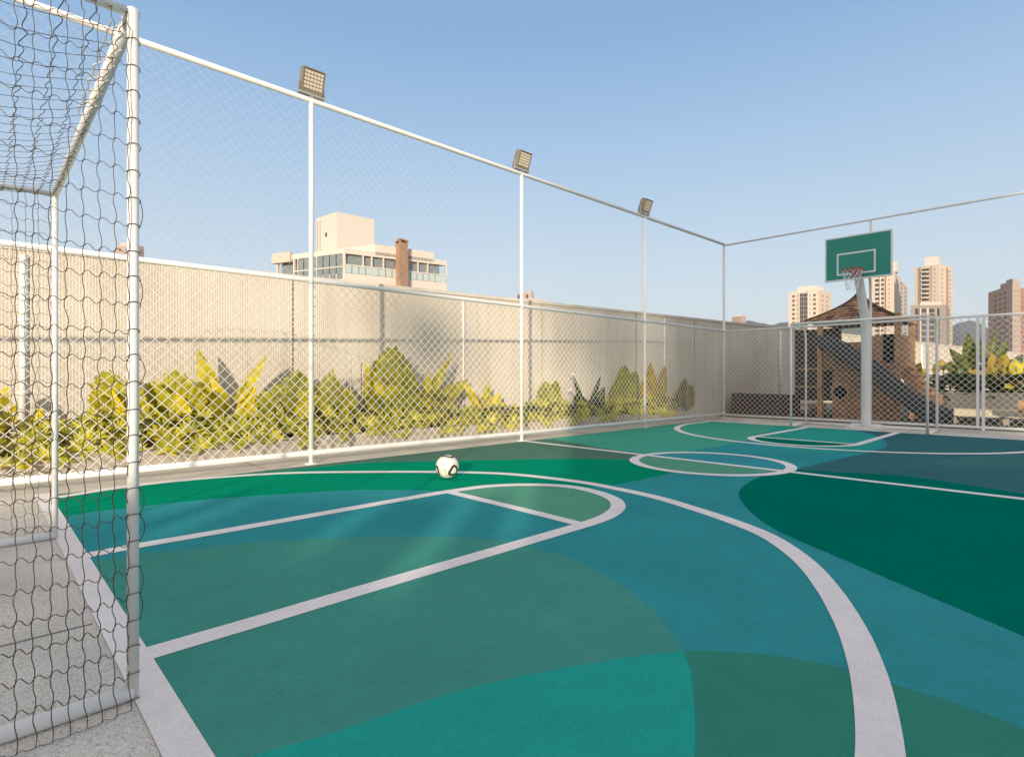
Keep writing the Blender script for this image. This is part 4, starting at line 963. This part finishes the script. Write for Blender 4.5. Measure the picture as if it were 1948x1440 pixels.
# penthouse block on the left
M['ph_glass'] = mat('tinted_glass', (.20, .23, .23), rough=.12, var=.1, spec=.7)
M['ph_rail'] = mat('pale_green_glass', (.46, .54, .52), rough=.15, var=.05, spec=.6)
M['bchim'] = mat('brown_chimney', (.45, .27, .17), rough=.85, var=.15, scale=1)
z = 57.0
pt = thing('penthouse_building', 'cream penthouse with glazed terrace and brown chimney rising over the wall', 'building', tuple(at(655, HY, z).to_tuple()[:2]) + (0,))
zl, zr_ = 61.2, 63.3
Lp, Cp, Rp = plan(521, 655, 850, zl, z, zr_); Dp = Lp + Rp - Cp
def inset(px_l, px_c, px_r, dz): return None
def slab(name, m, y0, y1, grow=0.0):
    cen = (Lp + Rp) / 2
    P = [(cen + (p - cen) * (1 + grow)) for p in (Lp, Cp, Rp, Dp)]
    return MB().prism([(p.x, p.y) for p in P], zpx(y1, z), zpx(y0, z)).build(name, m, pt)
slab('lower_storeys', M['cream2'], 519, 718 + 60)
slab('terrace_core', M['ph_glass'], 482, 519, -.09)
o = slab('roof_slab', M['cream2'], 472, 482, .0)
# glass screen on the left face and balustrade
for k in range(7):
    u0, u1 = .36 + k * .09, .36 + (k + 1) * .09 - .012
    if u1 < 1: face_panel(MB(), Lp, Cp, u0, u1, zpx(530, z), zpx(483, z), .03, .03).build('glass_screen', M['ph_glass'], pt)
for k in range(16):
    u0, u1 = .008 + k * .062, .008 + (k + 1) * .062 - .006
    face_panel(MB(), Cp, Rp, u0, u1, zpx(518.5, z), zpx(504.5, z), .02, .02).build('balustrade_panel', M['ph_rail'], pt)
face_panel(MB(), Cp, Rp, 0, 1, zpx(504.2, z), zpx(502.2, z), .06, .06).build('handrail', M['cream2'], pt)
face_panel(MB(), Lp, Cp, .3, 1, zpx(508, z), zpx(506, z), .10, .05).build('handrail', M['cream2'], pt)
for u in (.005, .17, .25, .36, .52, .60, .70, .80, .995): face_panel(MB(), Cp, Rp, u - .006 if u > .01 else 0, u + .006, zpx(519, z), zpx(482, z), -.02 if .1 < u < .9 else .02, .28).build('column', M['cream2'], pt)
for u in (.05, .30, .36, .62, .99): face_panel(MB(), Lp, Cp, u - .01, u + .008, zpx(519, z), zpx(482, z), .02, .25).build('column', M['cream2'], pt)
# upper parapet blocks
d1 = (Rp - Cp)
Pa, Pb = Cp + d1 * .28, Cp + d1 * .86
bk = (Lp - Cp) * .5
MB().prism([(p.x, p.y) for p in (Pa, Pb, Pb + bk, Pa + bk)], zpx(478, z), zpx(457.5, z)).build('parapet', M['cream2'], pt)
face_panel(MB(), Lp, Cp, .0, .27, zpx(487, z), zpx(467, z), .3, .2).build('parapet', M['cream'], pt)
# stair tower box
t1, t2, t3 = plan(601, 641, 712, 64.2, 61.5, 64.5)
MB().prism([(p.x, p.y) for p in (t1, t2, t3, t1 + t3 - t2)], zpx(474, 61.5), zpx(403, 61.5)).build('stair_tower', M['cream2'], pt)
face_panel(MB(), t1, t2, .46, .54, zpx(445, 61.5), zpx(437, 61.5), .03, .03).build('window', M['winglass'], pt)
for u in (.07, .2): face_panel(MB(), t1, t2, u, u + .03, zpx(470, 61.5), zpx(410, 61.5), .05, .03).build('downpipe', M['pinkish'], pt)
c1, c2, c3 = plan(752, 760, 776, 60.2, 58.6, 59.6)
ch = MB().prism([(p.x, p.y) for p in (c1, c2, c3, c1 + c3 - c2)], zpx(560, 58.6), zpx(460, 58.6)).build('chimney', M['bchim'], pt)
cq = MB()
cmid = (c1 + c3) / 2
for p in (c1, c2, c3, c1 + c3 - c2):
    q = cmid + (p - cmid) * .86; cq.box(q.x - .1, q.x + .1, q.y - .1, q.y + .1, zpx(460, 58.6), zpx(455.5, 58.6))
P = [cmid + (p - cmid) * 1.08 for p in (c1, c2, c3, c1 + c3 - c2)]
cq.prism([(p.x, p.y) for p in P], zpx(455.5, 58.6), zpx(453, 58.6)); cq.build('chimney_cap', M['bchim'], ch)
an = MB(); 
for px, py in ((621, 396), (654, 385)): q = at(px, 405, 63); an.tube([(q.x, q.y, zpx(410, 63)), (q.x, q.y, zpx(py, 63))], .02, 5)
an.build('antenna', M['steel'], pt)

# hills on the horizon
hl = MB(); ridge = [(700, 640), (1000, 630), (1200, 622), (1300, 618), (1380, 613), (1400, 612), (1425, 609), (1450, 612), (1470, 617), (1490, 613), (1510, 608), (1560, 604), (1620, 606), (1700, 612), (1780, 618), (1812, 617), (1830, 611), (1845, 610), (1862, 614), (1880, 620), (1920, 626), (2000, 622), (2150, 630), (2400, 640)]
hv = []; nn_ = 0
pts_ = []
for i in range(len(ridge) - 1):
    for k in range(8):
        f = k / 8; pts_.append((ridge[i][0] + (ridge[i + 1][0] - ridge[i][0]) * f, ridge[i][1] + (ridge[i + 1][1] - ridge[i][1]) * (3 * f * f - 2 * f ** 3)))
for px, py in pts_:
    for dist, k in ((1500, 0), (1900, .45), (2200, .75), (2500, 1), (3000, .5)):
        q = at(px, HY, dist); q = Vector(q)
        hv.append((q.x, q.y, -1 + (zpx(py, 2500) + 1) * k + (0 if k == 0 else 14 * nz(px * .03, dist * .004, 2) - 4 * k + (2.5 * nz(px * .3, dist, 5)))))
n5 = 5
hl.add(hv, [(i * n5 + k, (i + 1) * n5 + k, (i + 1) * n5 + k + 1, i * n5 + k + 1) for i in range(len(pts_) - 1) for k in range(n5 - 1)])
M['hill'] = mat('wooded_hill', (.075, .085, .07), rough=1, var=.4, scale=.01)
struct(hl.build('hills', M['hill'], None, True))

# ------------------------------------------------------------------ unseen blockers behind the viewpoint, shaped to shade the court
UX = Vector((math.cos(R(SUN_AZ)), math.sin(R(SUN_AZ)), 0)); UL = Vector((math.sin(R(SUN_AZ)), -math.cos(R(SUN_AZ)), 0))
TE = math.tan(R(SUN_EL))
def sp(u, s, zz=0): return UL * u + UX * s + Vector((0, 0, zz))
def shade_box(mb, u0, u1, s0, s1, v, z0=0):      # top at the height that casts the shadow line v (height above the origin)
    mb.prism([tuple(sp(u, s)[:2]) for u, s in ((u0, s1), (u1, s1), (u1, s0), (u0, s0))], z0, v - s1 * TE)
    return mb
bw = MB(); S = -6.5
for u0, u1, v in ((-14, -5.4, .72), (-5.4, -3.2, .77), (-3.2, -2.82, .78), (-2.82, -2.64, 1.03), (-2.64, -2.42, .66), (-2.42, -1.56, .96), (-1.56, -1.38, .67), (-1.38, -.89, .99), (-.89, -.71, .55), (-.71, -.45, 1.02), (-.45, -.29, .70), (-.29, -.02, 1.2)):
    shade_box(bw, u0, u1, S - .16, S, v)  # added wall, steps and notches cut to let sun streaks through
bwo = tag(bw.build('boundary_wall', M['wall']), 'unseen stepped beige wall added behind the viewpoint to shape the sun streaks', 'wall')
pv = thing('court_shade_block', 'unseen long low block added behind the viewpoint to shade the court', 'building', tuple(sp(3.5, S - 2)[:2]) + (0,))
shade_box(MB(), -.02, 7.35, S - 3.5, S, 2.75).build('wall', M['cream'], pv)  # added box, sized to keep the sun off the court
tb = thing('sun_block_building', 'unseen tall cream building added behind the viewpoint to block the sun', 'building', tuple(sp(5, -34)[:2]) + (0,))
shade_box(MB(), 2.1, 7.6, -42, -32, 9.5).build('wall', M['cream'], tb)  # added block, edges set by where its shade has to end
A, B = sp(2.1, -32), sp(7.6, -32)
for i in range(4):
    for k in range(4): face_panel(MB(), A, B, .08 + i * .24, .2 + i * .24, 1.2 + k * 3.2, 2.6 + k * 3.2, .03, .03).build('window', M['winglass'], tb)
M['bark'] = mat('bark', (.12, .085, .055), rough=.95, var=.3, scale=12)
def tree(u, s, v0, v1, ru, label, nleaf, seed):
    rnd = random.Random(seed); b0 = sp(u, s); zlo, zhi = v0 - s * TE, v1 - s * TE
    t = thing('shade_tree', label, 'tree', (b0.x, b0.y, 0))
    tr = MB().tube([b0, b0 + Vector((.05, .03, zlo * .6)), b0 + Vector((0, .1, (zlo + zhi) / 2))], .13, 8, r2=.05)
    lb = MB(); cen = b0 + Vector((0, 0, (zlo + zhi) / 2)); rz_ = (zhi - zlo) / 2
    for k in range(9):
        d = Vector((rnd.uniform(-1, 1), rnd.uniform(-1, 1), rnd.uniform(-.6, .8))); e = cen + Vector((d.x * ru * .7, d.y * ru * .7, d.z * rz_ * .7)); tr.tube([b0 + Vector((0, .05, zlo)), (e + cen) / 2, e], .04, 5, r2=.012)
    n = 0
    while n < nleaf:
        d = Vector((rnd.uniform(-1, 1), rnd.uniform(-1, 1), rnd.uniform(-1, 1)))
        if d.length > 1 + .15 * noise.noise(d * 3 + Vector((seed, 0, 0))): continue
        if noise.noise(d * 2.6 + Vector((seed, 3, 1))) < -.22: continue
        p = cen + Vector((d.x * ru, d.y * ru, d.z * rz_)); a = Vector((rnd.uniform(-1, 1), rnd.uniform(-1, 1), rnd.uniform(-.5, .5))).normalized(); bq = a.cross(Vector((rnd.uniform(-1, 1), rnd.uniform(-1, 1), 1))).normalized()
        L = rnd.uniform(.10, .18); lb.add([p, p + a * L * .5 + bq * L * .3, p + a * L, p + a * L * .5 - bq * L * .3], [(0, 1, 2, 3)]); n += 1
    lb.build('crown', M['leaf_grn'], t); tr.build('trunk', M['bark'], t)
tree(1.0, -45, 2.5, 7.6, 1.55, 'unseen broad leafy tree added behind the viewpoint to dapple the light', 5200, 3)  # added tree, crown sized to dapple the far planter and wall
tree(-2.3, -45, 2.9, 4.2, .52, 'small round topped tree behind the viewpoint', 1500, 5)

# ------------------------------------------------------------------ evening haze
hm = bpy.data.materials.new('haze'); hm.use_nodes = True
hn = hm.node_tree.nodes; hn.remove(hn['Principled BSDF'])
pvn = hn.new('ShaderNodeVolumePrincipled'); pvn.inputs['Color'].default_value = (.86, .90, .96, 1); pvn.inputs['Density'].default_value = .00011
hm.node_tree.links.new(pvn.outputs[0], hn['Material Output'].inputs['Volume'])
hz = MB().box(-3400, 3400, -3400, 3400, -1.2, 330).build('haze', hm); hz['kind'] = 'stuff'; hz['label'] = 'thin evening haze over the far hills'; hz['category'] = 'haze'
